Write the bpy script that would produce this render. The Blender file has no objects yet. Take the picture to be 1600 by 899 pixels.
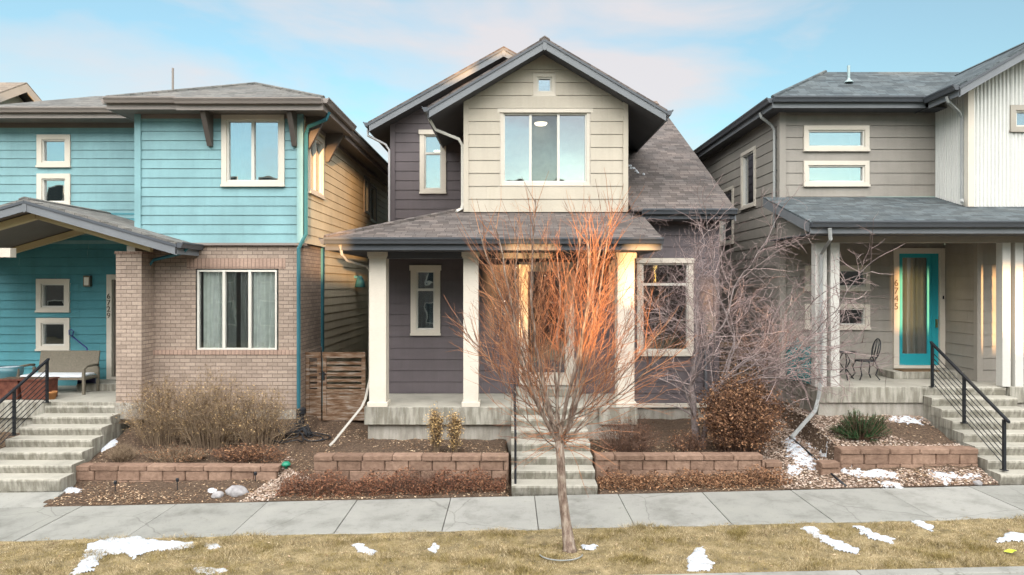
import bpy, bmesh, math, random
import numpy as np
from mathutils import Vector, Matrix
rnd = random.Random(7)
S = bpy.context.scene
COL = S.collection
R = math.radians

# ------------------------------------------------------------------ camera
HC = 3.8                                   # eye height above the sidewalk in front of the middle house
cam_d = bpy.data.cameras.new('camera'); cam = bpy.data.objects.new('camera', cam_d); COL.objects.link(cam)
cam_d.sensor_width = 36; cam_d.lens = 24; cam_d.clip_start = 0.1; cam_d.clip_end = 2000
cam_d.shift_x = 0.0031; cam_d.shift_y = -0.0028
cam.location = (0, 0, HC); cam.rotation_euler = (R(90), 0, 0)
S.camera = cam
S.render.resolution_x = 1024; S.render.resolution_y = 575
S.view_settings.view_transform = 'Standard'; S.view_settings.look = 'None'
S.view_settings.gamma = 1.0; S.view_settings.exposure = 1.90
S.view_settings.use_curve_mapping = False

# ------------------------------------------------------------------ sun and sky
SUN_AZ = 0.18                               # tangent: the light drifts to -x as it goes away from the street
SUN_EL = 0.045                               # tangent of the sun's elevation
d = Vector((-SUN_AZ, 1.0, -SUN_EL)).normalized()      # direction in which the light travels
sd = bpy.data.lights.new('sun', 'SUN'); sun = bpy.data.objects.new('sun', sd); COL.objects.link(sun)
sd.energy = 3.9; sd.angle = R(0.6); sd.color = (1.0, 0.56, 0.24)
sun.rotation_euler = d.to_track_quat('-Z', 'Y').to_euler()
sun.location = (6, -30, 20)
W = bpy.data.worlds.new('World'); S.world = W; W.use_nodes = True
nt = W.node_tree; nt.nodes.clear()
def wn(t, **k):
    n = nt.nodes.new(t)
    for a, b in k.items(): setattr(n, a, b)
    return n
out = wn('ShaderNodeOutputWorld'); bg = wn('ShaderNodeBackground'); bg.inputs[1].default_value = 0.15
sky = wn('ShaderNodeTexSky', sky_type='NISHITA', sun_disc=False)
sky.sun_elevation = math.atan(SUN_EL)
sky.sun_rotation = math.atan2(SUN_AZ, -1.0)     # azimuth from +y clockwise: the sun stands behind the viewer, a little right
sky.altitude = 1600; sky.air_density = 1.0; sky.dust_density = 0.6; sky.ozone_density = 2.2
tc = wn('ShaderNodeTexCoord')
mp = wn('ShaderNodeMapping'); mp.inputs['Scale'].default_value = (1.0, 1.0, 2.6); mp.inputs['Location'].default_value = (4.6, 0.1, 0.35)
nz = wn('ShaderNodeTexNoise'); nz.inputs['Scale'].default_value = 2.6; nz.inputs['Detail'].default_value = 9; nz.inputs['Roughness'].default_value = 0.52; nz.inputs['Distortion'].default_value = 0.4
nt.links.new(tc.outputs['Generated'], mp.inputs[0]); nt.links.new(mp.outputs[0], nz.inputs[0])
# denser bank of cloud over the middle house
dotn = wn('ShaderNodeVectorMath', operation='DOT_PRODUCT'); dotn.inputs[1].default_value = Vector((0.03, 0.95, 0.24)).normalized()
nt.links.new(tc.outputs['Generated'], dotn.inputs[0])
mr = wn('ShaderNodeMapRange'); mr.inputs[1].default_value = 0.86; mr.inputs[2].default_value = 1.0; mr.inputs[3].default_value = -0.06; mr.inputs[4].default_value = 0.12
nt.links.new(dotn.outputs['Value'], mr.inputs[0])
ad = wn('ShaderNodeMath', operation='ADD'); nt.links.new(nz.outputs[0], ad.inputs[0]); nt.links.new(mr.outputs[0], ad.inputs[1])
cr = wn('ShaderNodeValToRGB'); cr.color_ramp.elements[0].position = 0.475; cr.color_ramp.elements[1].position = 0.69
cr.color_ramp.elements[0].color = (0.20, 0.20, 0.20, 1); cr.color_ramp.elements[1].color = (0.9, 0.9, 0.9, 1)
nt.links.new(ad.outputs[0], cr.inputs[0])
cc = wn('ShaderNodeRGB'); cc.outputs[0].default_value = (1.52, 1.41, 1.42, 1)
mx = wn('ShaderNodeMix', data_type='RGBA')
gain = wn('ShaderNodeMix', data_type='RGBA', blend_type='MULTIPLY'); gain.inputs[0].default_value = 1.0
gain.inputs[7].default_value = (1.0, 1.10, 0.90, 1)
nt.links.new(sky.outputs[0], gain.inputs[6])
# bright cloud fill added overhead and behind the viewer to lift the shaded fronts
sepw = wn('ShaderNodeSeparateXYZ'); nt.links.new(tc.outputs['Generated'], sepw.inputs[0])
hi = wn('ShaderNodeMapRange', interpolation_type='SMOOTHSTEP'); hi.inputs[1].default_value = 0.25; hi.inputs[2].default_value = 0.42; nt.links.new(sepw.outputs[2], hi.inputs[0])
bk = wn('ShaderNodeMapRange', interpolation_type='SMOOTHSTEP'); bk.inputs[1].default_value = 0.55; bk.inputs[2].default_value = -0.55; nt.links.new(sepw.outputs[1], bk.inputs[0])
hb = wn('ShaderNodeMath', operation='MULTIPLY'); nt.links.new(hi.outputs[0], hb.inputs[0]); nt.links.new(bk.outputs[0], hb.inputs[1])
fill_deck = wn('ShaderNodeMix', data_type='RGBA'); nt.links.new(hb.outputs[0], fill_deck.inputs[0]); nt.links.new(cc.outputs[0], fill_deck.inputs[6]); fill_deck.inputs[7].default_value = (13.2, 13.0, 12.8, 1)
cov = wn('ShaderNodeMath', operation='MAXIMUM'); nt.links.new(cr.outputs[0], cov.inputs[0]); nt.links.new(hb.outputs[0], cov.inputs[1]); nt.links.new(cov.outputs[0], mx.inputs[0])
nt.links.new(gain.outputs[2], mx.inputs[6]); nt.links.new(fill_deck.outputs[2], mx.inputs[7])
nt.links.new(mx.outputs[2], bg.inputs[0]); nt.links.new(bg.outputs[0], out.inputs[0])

# ------------------------------------------------------------------ helpers
FP = 1066.7
def X(px, D): return (px - 795.0) / FP * D      # photo measurement at a known distance -> metres
def Z(py, D): return HC - (py - 445.0) / FP * D

class Fr:
    """wall frame: a along the wall, d outward, z up"""
    def __init__(s, o, u, n): s.o = Vector(o); s.u = Vector(u); s.n = Vector(n)
    def p(s, a, dd, z): v = s.o + s.u * a + s.n * dd; return (v.x, v.y, v.z + z)
def front(D): return Fr((0, D, 0), (1, 0, 0), (0, -1, 0))
def rightf(x): return Fr((x, 0, 0), (0, 1, 0), (1, 0, 0))
def leftf(x): return Fr((x, 0, 0), (0, 1, 0), (-1, 0, 0))

SPLIT = {'corner_board', 'soldier_course', 'rafter', 'porch_beam', 'rail', 'frieze_board', 'post', 'porch_slab', 'foundation', 'soffit', 'bargeboard', 'drip_edge', 'meter_box', 'column_cap', 'porch_footing', 'armrest', 'drain_boot', 'latch'}
class MB:
    def __init__(s): s.v = []; s.f = []
    def poly(s, pts):
        i = len(s.v); s.v += [tuple(p) for p in pts]; s.f.append(tuple(range(i, i + len(pts))))
    def hexa(s, c):
        i = len(s.v); s.v += [tuple(p) for p in c]
        for q in ((0,3,2,1),(4,5,6,7),(0,1,5,4),(1,2,6,5),(2,3,7,6),(3,0,4,7)): s.f.append(tuple(i + k for k in q))
    def box(s, x0, x1, y0, y1, z0, z1):
        s.hexa([(x0,y0,z0),(x1,y0,z0),(x1,y1,z0),(x0,y1,z0),(x0,y0,z1),(x1,y0,z1),(x1,y1,z1),(x0,y1,z1)])
    def fbox(s, F, a0, a1, d0, d1, z0, z1):
        s.hexa([F.p(a0,d0,z0),F.p(a1,d0,z0),F.p(a1,d1,z0),F.p(a0,d1,z0),F.p(a0,d0,z1),F.p(a1,d0,z1),F.p(a1,d1,z1),F.p(a0,d1,z1)])
    def prism(s, poly, vec):
        n = len(poly); i = len(s.v); v = Vector(vec)
        s.v += [tuple(p) for p in poly] + [tuple(Vector(p) + v) for p in poly]
        s.f.append(tuple(range(i, i + n))); s.f.append(tuple(range(i + 2*n - 1, i + n - 1, -1)))
        for k in range(n):
            q = (k + 1) % n; s.f.append((i + k, i + n + k, i + n + q, i + q))
    def ring(s, F, a0, a1, z0, z1, w, d0, d1, wb=None):
        """picture-frame of width w around an opening, outer size a0..a1, z0..z1"""
        wb = w if wb is None else wb
        s.fbox(F, a0, a1, d0, d1, z1 - w, z1); s.fbox(F, a0, a1, d0, d1, z0, z0 + wb)
        s.fbox(F, a0, a0 + w, d0, d1, z0 + wb, z1 - w); s.fbox(F, a1 - w, a1, d0, d1, z0 + wb, z1 - w)
    def tube(s, pts, rad, n=6, cap=True):
        pts = [Vector(p) for p in pts]; m = len(pts)
        if not hasattr(rad, '__len__'): rad = [rad] * m
        base = len(s.v); ref = None
        for k in range(m):
            t = (pts[min(k+1, m-1)] - pts[max(k-1, 0)])
            if t.length < 1e-9: t = Vector((0, 0, 1))
            t.normalize()
            if ref is None:
                ref = Vector((0, 0, 1)) if abs(t.z) < 0.9 else Vector((1, 0, 0))
            u = (ref - t * ref.dot(t))
            if u.length < 1e-6: u = t.orthogonal()
            u.normalize(); w = t.cross(u); ref = u
            for j in range(n):
                a = 2 * math.pi * j / n
                q = pts[k] + (u * math.cos(a) + w * math.sin(a)) * rad[k]
                s.v.append((q.x, q.y, q.z))
        for k in range(m - 1):
            for j in range(n):
                a = base + k*n + j; b = base + k*n + (j+1) % n
                s.f.append((a, b, b + n, a + n))
        if cap:
            s.f.append(tuple(base + j for j in reversed(range(n)))); s.f.append(tuple(base + (m-1)*n + j for j in range(n)))
    def lathe(s, c, prof, n=16):
        c = Vector(c); base = len(s.v)
        for r, z in prof:
            for j in range(n):
                a = 2*math.pi*j/n; s.v.append((c.x + r*math.cos(a), c.y + r*math.sin(a), c.z + z))
        for k in range(len(prof) - 1):
            for j in range(n):
                a = base + k*n + j; b = base + k*n + (j+1) % n
                s.f.append((a, b, b+n, a+n))
        s.f.append(tuple(base + j for j in reversed(range(n)))); s.f.append(tuple(base + (len(prof)-1)*n + j for j in range(n)))
    def leaf(s, p, sz, rng, flat=0.0, asp=0.55):
        a = rng.uniform(0, 6.283); t = rng.uniform(-1, 1) * (1 - flat)
        u = Vector((math.cos(a), math.sin(a), t)).normalized() * sz
        w = u.cross(Vector((rng.uniform(-1, 1)*(1-flat), rng.uniform(-1, 1)*(1-flat), 1))).normalized() * sz * asp
        p = Vector(p)
        s.poly([p - u*0.5, p - w*0.5 + u*0.05, p + u*0.5, p + w*0.5])
    def islands(s):
        par = list(range(len(s.v)))
        def find(a):
            while par[a] != a: par[a] = par[par[a]]; a = par[a]
            return a
        for f in s.f:
            for k in f[1:]: par[find(k)] = find(f[0])
        g = {}
        for f in s.f: g.setdefault(find(f[0]), []).append(f)
        out = []
        for fs in g.values():
            m = MB(); ix = {}
            for f in fs:
                for k in f:
                    if k not in ix: ix[k] = len(m.v); m.v.append(s.v[k])
                m.f.append(tuple(ix[k] for k in f))
            out.append(m)
        return out
    def build(s, name, mat, parent=None, smooth=False, bevel=0, recalc=True):
        if name in SPLIT and parent is not None:
            os_ = [m.build1(name, mat, parent, smooth, bevel, recalc) for m in s.islands()]; return os_[0]
        return s.build1(name, mat, parent, smooth, bevel, recalc)
    def build1(s, name, mat, parent=None, smooth=False, bevel=0, recalc=True):
        me = bpy.data.meshes.new(name); me.from_pydata(s.v, [], s.f); me.validate()
        if recalc and len(s.f) < 30000:
            bm = bmesh.new(); bm.from_mesh(me); bmesh.ops.recalc_face_normals(bm, faces=bm.faces); bm.to_mesh(me); bm.free()
        uv(me)
        me.materials.append(mat)
        if smooth: me.polygons.foreach_set('use_smooth', [True]*len(me.polygons))
        o = bpy.data.objects.new(name, me); COL.objects.link(o)
        if parent is not None: o.parent = parent; o.matrix_parent_inverse = Matrix.Translation(-root_loc(parent))
        if bevel:
            b = o.modifiers.new('bevel', 'BEVEL'); b.width = bevel; b.segments = 2; b.limit_method = 'ANGLE'
        return o
def root_loc(p):
    v = Vector(p.location)
    if p.parent is not None and p.type != 'EMPTY': return Vector((0, 0, 0)) + world_off(p)
    return v
def world_off(p):
    # meshes parented through matrix_parent_inverse sit at the world origin
    return Vector((0, 0, 0))
def uv(me):
    """metric UVs: u runs level along the face, v up its slope"""
    n = len(me.polygons)
    if n == 0: return
    L = me.uv_layers.new(name='UVMap')
    no = np.zeros(n*3); me.polygons.foreach_get('normal', no); no = no.reshape(-1, 3)
    ls = np.zeros(n, int); lt = np.zeros(n, int); me.polygons.foreach_get('loop_start', ls); me.polygons.foreach_get('loop_total', lt)
    nl = len(me.loops); lv = np.zeros(nl, int); me.loops.foreach_get('vertex_index', lv)
    co = np.zeros(len(me.vertices)*3); me.vertices.foreach_get('co', co); co = co.reshape(-1, 3)
    flat = np.abs(no[:, 2]) > 0.985
    u = np.stack([-no[:, 1], no[:, 0], np.zeros(n)], 1); u[flat] = (1, 0, 0)
    u /= np.maximum(np.linalg.norm(u, axis=1, keepdims=True), 1e-9)
    # one handedness for opposite faces
    sgn = np.where(np.abs(u[:, 0]) > np.abs(u[:, 1]), np.sign(u[:, 0]), np.sign(u[:, 1])); sgn[sgn == 0] = 1
    u *= sgn[:, None]
    w = np.cross(no, u); w *= np.where(w[:, 2] < 0, -1, 1)[:, None]; w[flat] = (0, 1, 0)
    pi = np.repeat(np.arange(n), lt)
    c = co[lv]
    out = np.stack([(c*u[pi]).sum(1), (c*w[pi]).sum(1)], 1)
    L.data.foreach_set('uv', out.ravel())
def thing(name, label, cat, loc=(0, 0, 0), group=None, kind=None):
    o = bpy.data.objects.new(name, None); COL.objects.link(o); o.location = loc; o.empty_display_size = 0.2
    tag(o, label, cat, group, kind); return o
def tag(o, label=None, cat=None, group=None, kind=None):
    if label: o['label'] = label
    if cat: o['category'] = cat
    if group: o['group'] = group
    if kind: o['kind'] = kind
    return o

# ------------------------------------------------------------------ materials
class NT:
    def __init__(s, name):
        s.m = bpy.data.materials.new(name); s.m.use_nodes = True; s.t = s.m.node_tree
        s.b = s.t.nodes['Principled BSDF']
    def n(s, t, **k):
        q = s.t.nodes.new(t)
        for a, b in k.items(): setattr(q, a, b)
        return q
    def l(s, a, b): s.t.links.new(a, b)
    def uvc(s, scale=(1, 1, 1), rot=0):
        c = s.n('ShaderNodeTexCoord'); m = s.n('ShaderNodeMapping'); m.inputs['Scale'].default_value = scale; m.inputs['Rotation'].default_value = (0, 0, rot)
        s.l(c.outputs['UV'], m.inputs[0]); return m.outputs[0]
    def obc(s, scale=(1, 1, 1)):
        g = s.n('ShaderNodeNewGeometry'); m = s.n('ShaderNodeMapping'); m.inputs['Scale'].default_value = scale
        s.l(g.outputs['Position'], m.inputs[0]); return m.outputs[0]
    def noise(s, vec, sc, det=4, rough=0.55):
        q = s.n('ShaderNodeTexNoise'); q.inputs['Scale'].default_value = sc; q.inputs['Detail'].default_value = det; q.inputs['Roughness'].default_value = rough
        s.l(vec, q.inputs[0]); return q.outputs[0]
    def ramp(s, f, stops):
        q = s.n('ShaderNodeValToRGB'); e = q.color_ramp.elements
        e[0].position, e[0].color = stops[0][0], (*stops[0][1], 1); e[1].position, e[1].color = stops[-1][0], (*stops[-1][1], 1)
        for p, c in stops[1:-1]: k = e.new(p); k.color = (*c, 1)
        s.l(f, q.inputs[0]); return q.outputs[0]
    def mix(s, a, b, f, bt='MIX'):
        q = s.n('ShaderNodeMix', data_type='RGBA', blend_type=bt)
        for v, i in ((a, 6), (b, 7)):
            if isinstance(v, tuple): q.inputs[i].default_value = (*v, 1)
            else: s.l(v, q.inputs[i])
        if isinstance(f, float): q.inputs[0].default_value = f
        else: s.l(f, q.inputs[0])
        return q.outputs[2]
    def bump(s, h, st=0.3, dist=0.01):
        q = s.n('ShaderNodeBump'); q.inputs['Strength'].default_value = st; q.inputs['Distance'].default_value = dist
        s.l(h, q.inputs['Height']); s.l(q.outputs[0], s.b.inputs['Normal']); return q
    def col(s, c):
        if isinstance(c, tuple): s.b.inputs['Base Color'].default_value = (*c, 1)
        else: s.l(c, s.b.inputs['Base Color'])
    def rough(s, r, spec=0.3): s.b.inputs['Roughness'].default_value = r; s.b.inputs['Specular IOR Level'].default_value = spec
def mul(c, k): return tuple(min(1, x*k) for x in c)

def m_paint(name, c, var=0.12, rough=0.6, boards=0.0):
    t = NT(name); v = t.obc((1, 1, 1))
    n1 = t.noise(v, 1.3, 5, 0.6); n2 = t.noise(t.obc((3, 3, 30)), 6, 4)
    a = t.ramp(n1, [(0.3, mul(c, 1-var)), (0.7, mul(c, 1+var))])
    a = t.mix(a, t.ramp(n2, [(0.35, (0.86, 0.86, 0.86)), (0.65, (1, 1, 1))]), 0.7, 'MULTIPLY')
    if boards:
        # board-to-board variation: every board is its own paint batch and weathering
        w = t.n('ShaderNodeNewGeometry')
        a = t.mix(a, t.ramp(w.outputs['Random Per Island'], [(0, (0.955, 0.955, 0.96)), (1, (1.02, 1.02, 1.015))]), 1.0, 'MULTIPLY')
        st = t.noise(t.obc((5, 5, 0.35)), 1.6, 5, 0.6); a = t.mix(a, t.ramp(st, [(0.30, (0.88, 0.87, 0.85)), (0.55, (1, 1, 1))]), 0.55, 'MULTIPLY')
    t.col(a); t.rough(rough); t.bump(n2, 0.15, 0.004); return t.m
def m_brick(name, c1, c2, mortar, w=0.2, h=0.0675, rot=0.0):
    t = NT(name); b = t.n('ShaderNodeTexBrick'); b.offset = 0.5 if rot == 0 else 0.0
    b.inputs['Scale'].default_value = 1; b.inputs['Brick Width'].default_value = w; b.inputs['Row Height'].default_value = h
    b.inputs['Mortar Size'].default_value = 0.0065; b.inputs['Mortar Smooth'].default_value = 0.15; b.inputs['Bias'].default_value = 0
    b.inputs['Color1'].default_value = (*c1, 1); b.inputs['Color2'].default_value = (*c2, 1); b.inputs['Mortar'].default_value = (*mortar, 1)
    t.l(t.uvc(rot=rot), b.inputs['Vector'])
    n = t.noise(t.obc(), 25, 4); n3 = t.noise(t.obc(), 1.1, 4)
    a = t.mix(b.outputs[0], t.ramp(n, [(0.3, (0.8, 0.8, 0.8)), (0.7, (1.08, 1.08, 1.08))]), 0.8, 'MULTIPLY')
    a = t.mix(a, t.ramp(n3, [(0.3, (0.86, 0.84, 0.84)), (0.7, (1.0, 1.0, 1.0))]), 1.0, 'MULTIPLY')
    t.col(a); t.rough(0.85)
    inv = t.n('ShaderNodeMath', operation='MULTIPLY_ADD'); inv.inputs[1].default_value = -1.0; inv.inputs[2].default_value = 1.0
    t.l(b.outputs['Fac'], inv.inputs[0]); t.bump(inv.outputs[0], 0.9, 0.008); return t.m
def m_shingle(name, c, var=0.35):
    t = NT(name); b = t.n('ShaderNodeTexBrick'); b.offset = 0.37; b.offset_frequency = 2; b.squash = 0.8; b.squash_frequency = 3
    b.inputs['Scale'].default_value = 1; b.inputs['Brick Width'].default_value = 0.27; b.inputs['Row Height'].default_value = 0.135
    b.inputs['Mortar Size'].default_value = 0.006; b.inputs['Mortar Smooth'].default_value = 0.3; b.inputs['Bias'].default_value = 0
    b.inputs['Color1'].default_value = (*mul(c, 1-var), 1); b.inputs['Color2'].default_value = (*mul(c, 1+var), 1); b.inputs['Mortar'].default_value = (*mul(c, 0.35), 1)
    t.l(t.uvc(), b.inputs['Vector'])
    n = t.noise(t.obc(), 60, 3); n2 = t.noise(t.obc(), 2.2, 4)
    a = t.mix(b.outputs[0], t.ramp(n, [(0.3, (0.7, 0.7, 0.7)), (0.7, (1.2, 1.2, 1.2))]), 0.8, 'MULTIPLY')
    a = t.mix(a, t.ramp(n2, [(0.3, (0.82, 0.84, 0.86)), (0.7, (1.08, 1.03, 1.0))]), 1.0, 'MULTIPLY')
    t.col(a); t.rough(0.9, 0.2)
    # saw-tooth height so that every course laps over the next
    sep = t.n('ShaderNodeSeparateXYZ'); t.l(t.uvc((1, 1/0.135, 1)), sep.inputs[0])
    fr = t.n('ShaderNodeMath', operation='FRACT'); t.l(sep.outputs[1], fr.inputs[0])
    ng = t.n('ShaderNodeMath', operation='MULTIPLY_ADD'); ng.inputs[1].default_value = -1; ng.inputs[2].default_value = 1; t.l(fr.outputs[0], ng.inputs[0])
    t.bump(ng.outputs[0], 0.7, 0.02); return t.m
def m_concrete(name, c, drips=0.0, sc=1.0):
    t = NT(name); v = t.obc()
    n1 = t.noise(v, 1.7*sc, 6, 0.65); n2 = t.noise(v, 40, 3)
    a = t.ramp(n1, [(0.3, mul(c, 0.78)), (0.5, c), (0.72, mul(c, 1.14))])
    a = t.mix(a, t.ramp(n2, [(0.35, (0.88, 0.88, 0.88)), (0.65, (1.05, 1.05, 1.05))]), 0.6, 'MULTIPLY')
    if drips:
        # weather streaks run down the upright faces
        g = t.n('ShaderNodeNewGeometry'); sp = t.n('ShaderNodeSeparateXYZ'); t.l(g.outputs['Normal'], sp.inputs[0])
        ab = t.n('ShaderNodeMath', operation='ABSOLUTE'); t.l(sp.outputs[2], ab.inputs[0])
        le = t.n('ShaderNodeMath', operation='LESS_THAN'); le.inputs[1].default_value = 0.5; t.l(ab.outputs[0], le.inputs[0])
        st = t.ramp(t.noise(t.obc((11, 11, 1.6)), 1.0, 4, 0.6), [(0.42, (0.34, 0.32, 0.27)), (0.60, (1, 1, 1))])
        mm = t.n('ShaderNodeMath', operation='MULTIPLY'); t.l(le.outputs[0], mm.inputs[0]); mm.inputs[1].default_value = drips
        a = t.mix(a, st, mm.outputs[0], 'MULTIPLY')
    t.col(a); t.rough(0.85, 0.25); t.bump(n2, 0.2, 0.004); return t.m
def m_noise(name, stops, sc=8, det=6, rough=0.9, bump=0.4, dist=0.02, scale=(1, 1, 1), spec=0.2):
    t = NT(name); n = t.noise(t.obc(scale), sc, det, 0.65)
    t.col(t.ramp(n, stops)); t.rough(rough, spec); t.bump(n, bump, dist); return t.m
def m_island(name, stops, rough=0.8, trans=0.0, spec=0.2):
    """each leaf, twig or pebble has a colour of its own"""
    t = NT(name); g = t.n('ShaderNodeNewGeometry')
    t.col(t.ramp(g.outputs['Random Per Island'], stops)); t.rough(rough, spec); return t.m
def m_flat(name, c, rough=0.5, metal=0.0, spec=0.4):
    t = NT(name); n = t.noise(t.obc(), 7, 4)
    t.col(t.ramp(n, [(0.3, mul(c, 0.88)), (0.7, mul(c, 1.08))])); t.rough(rough, spec); t.b.inputs['Metallic'].default_value = metal; return t.m
def m_glass(name, refl=0.42, tint=(0.75, 0.85, 0.88), rough=0.0):
    m = bpy.data.materials.new(name); m.use_nodes = True; t = m.node_tree; t.nodes.clear()
    o = t.nodes.new('ShaderNodeOutputMaterial'); mx = t.nodes.new('ShaderNodeMixShader'); tr = t.nodes.new('ShaderNodeBsdfTransparent'); gl = t.nodes.new('ShaderNodeBsdfGlossy')
    tr.inputs[0].default_value = (*tint, 1); gl.inputs['Roughness'].default_value = rough; gl.inputs[0].default_value = (0.92, 0.95, 1, 1)
    lw = t.nodes.new('ShaderNodeLayerWeight'); lw.inputs[0].default_value = 0.35
    ma = t.nodes.new('ShaderNodeMath'); ma.operation = 'MULTIPLY_ADD'; ma.inputs[1].default_value = 1 - refl; ma.inputs[2].default_value = refl; ma.use_clamp = True
    t.links.new(lw.outputs['Fresnel'], ma.inputs[0]); t.links.new(ma.outputs[0], mx.inputs[0])
    # panes are never perfectly flat
    ge = t.nodes.new('ShaderNodeNewGeometry'); no = t.nodes.new('ShaderNodeTexNoise'); no.inputs['Scale'].default_value = 1.4
    bu = t.nodes.new('ShaderNodeBump'); bu.inputs['Strength'].default_value = 0.12; bu.inputs['Distance'].default_value = 0.02
    t.links.new(ge.outputs['Position'], no.inputs[0]); t.links.new(no.outputs[0], bu.inputs['Height']); t.links.new(bu.outputs[0], gl.inputs['Normal'])
    t.links.new(tr.outputs[0], mx.inputs[1]); t.links.new(gl.outputs[0], mx.inputs[2]); t.links.new(mx.outputs[0], o.inputs[0]); return m
def m_emit(name, c, st):
    m = bpy.data.materials.new(name); m.use_nodes = True; b = m.node_tree.nodes['Principled BSDF']
    b.inputs['Base Color'].default_value = (*c, 1); b.inputs['Emission Color'].default_value = (*c, 1); b.inputs['Emission Strength'].default_value = st; return m

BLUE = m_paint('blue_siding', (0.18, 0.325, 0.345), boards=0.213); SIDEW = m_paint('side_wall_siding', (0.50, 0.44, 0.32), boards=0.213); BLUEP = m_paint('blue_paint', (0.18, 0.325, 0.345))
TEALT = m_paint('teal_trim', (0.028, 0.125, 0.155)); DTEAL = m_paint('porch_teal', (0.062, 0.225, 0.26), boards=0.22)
PURP = m_paint('plum_siding', (0.105, 0.088, 0.092), boards=0.27); PURPP = m_paint('plum_paint', (0.105, 0.088, 0.092))
BEIGE = m_paint('beige_siding', (0.43, 0.385, 0.31), 0.06, boards=0.31); BEIGEP = m_paint('beige_paint', (0.43, 0.385, 0.31), 0.06)
CREAM = m_paint('cream_trim', (0.56, 0.51, 0.43), 0.05); WHITE = m_paint('white_vinyl', (0.56, 0.54, 0.48), 0.04, 0.4)
GREY = m_paint('grey_siding', (0.262, 0.240, 0.208), 0.1, boards=0.288); GREYP = m_paint('grey_paint', (0.262, 0.240, 0.208), 0.1)
WCOR = m_paint('white_corrugated', (0.58, 0.58, 0.545), 0.05, 0.45)
DARK = m_paint('dark_trim', (0.062, 0.066, 0.075), 0.1, 0.45); GUT = m_paint('gutter_grey', (0.075, 0.082, 0.092), 0.08, 0.35)
BARGE = m_paint('barge_grey', (0.15, 0.16, 0.17), 0.1, 0.5); TAUPE = m_paint('taupe_trim', (0.22, 0.19, 0.17), 0.08, 0.5)
SOFF = m_paint('soffit_dark', (0.075, 0.078, 0.085), 0.08, 0.7); SOFT = m_paint('soffit_taupe', (0.16, 0.14, 0.12), 0.08, 0.7)
BRICK = m_brick('tan_brick', (0.27, 0.21, 0.165), (0.36, 0.285, 0.225), (0.16, 0.125, 0.105), w=0.235, h=0.088)
SOLD = m_brick('soldier_brick', (0.31, 0.215, 0.165), (0.37, 0.26, 0.20), (0.15, 0.105, 0.085), w=0.3, h=0.088, rot=math.pi/2)
RBLUE = m_shingle('weathered_shingles', (0.148, 0.145, 0.134), 0.25); RMID = m_shingle('brown_shingles', (0.112, 0.097, 0.089), 0.34); RRIGHT = m_shingle('slate_shingles', (0.082, 0.098, 0.104))
CONC = m_concrete('porch_concrete', (0.31, 0.295, 0.25), 0.62); 
def m_walk():
    t = NT('walk_concrete'); g = t.n('ShaderNodeNewGeometry'); v = t.obc()
    a = t.ramp(g.outputs['Random Per Island'], [(0, (0.205, 0.205, 0.185)), (1, (0.265, 0.262, 0.24))])
    a = t.mix(a, t.ramp(t.noise(v, 1.3, 7, 0.7), [(0.32, (0.68, 0.68, 0.66)), (0.5, (1, 1, 1)), (0.7, (1.12, 1.12, 1.1))]), 1.0, 'MULTIPLY')
    a = t.mix(a, t.ramp(t.noise(v, 5.5, 6, 0.7), [(0.60, (1, 1, 1)), (0.70, (0.72, 0.71, 0.68))]), 0.8, 'MULTIPLY')
    a = t.mix(a, t.ramp(t.noise(v, 34, 3, 0.6), [(0.30, (0.62, 0.60, 0.56)), (0.38, (1, 1, 1))]), 0.7, 'MULTIPLY')
    vo = t.n('ShaderNodeTexVoronoi', feature='DISTANCE_TO_EDGE'); vo.inputs['Scale'].default_value = 0.42
    wp = t.n('ShaderNodeMix', data_type='VECTOR'); wp.inputs[0].default_value = 0.12; nn = t.n('ShaderNodeTexNoise'); nn.inputs['Scale'].default_value = 3; t.l(v, nn.inputs[0]); t.l(v, wp.inputs[4]); t.l(nn.outputs[1], wp.inputs[5]); t.l(wp.outputs[1], vo.inputs['Vector'])
    a = t.mix(a, t.ramp(vo.outputs[0], [(0.0, (0.45, 0.44, 0.42)), (0.004, (1, 1, 1))]), 0.6, 'MULTIPLY')
    t.col(a); t.rough(0.85, 0.25); t.bump(t.noise(v, 60, 3), 0.25, 0.004); return t.m
WALKM = m_walk(); CONCP = m_concrete('plain_concrete', (0.32, 0.30, 0.26), 0.35)
GLASS = m_glass('sky_glass', 0.42, (0.9, 0.95, 0.95)); GLASSD = m_glass('porch_glass', 0.28, (0.8, 0.85, 0.85)); GLASSM = m_glass('glass_mid', 0.11, (0.95, 0.97, 0.96))
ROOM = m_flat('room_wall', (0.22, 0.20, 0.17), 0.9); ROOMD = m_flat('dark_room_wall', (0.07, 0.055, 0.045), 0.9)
CURT = m_flat('pale_curtain', (0.90, 0.92, 0.86), 0.8); CURTG = m_flat('grey_curtain', (0.34, 0.35, 0.33), 0.8)
BLACK = m_flat('black_iron', (0.018, 0.02, 0.024), 0.4, 0.3); NUMM = m_flat('bronze_number', (0.11, 0.09, 0.07), 0.4, 0.6)
SNOW = m_noise('old_snow', [(0.30, (0.30, 0.31, 0.33)), (0.45, (0.50, 0.53, 0.57)), (0.7, (0.62, 0.65, 0.69))], 22, 7, 0.7, 1.0, 0.05)

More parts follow.
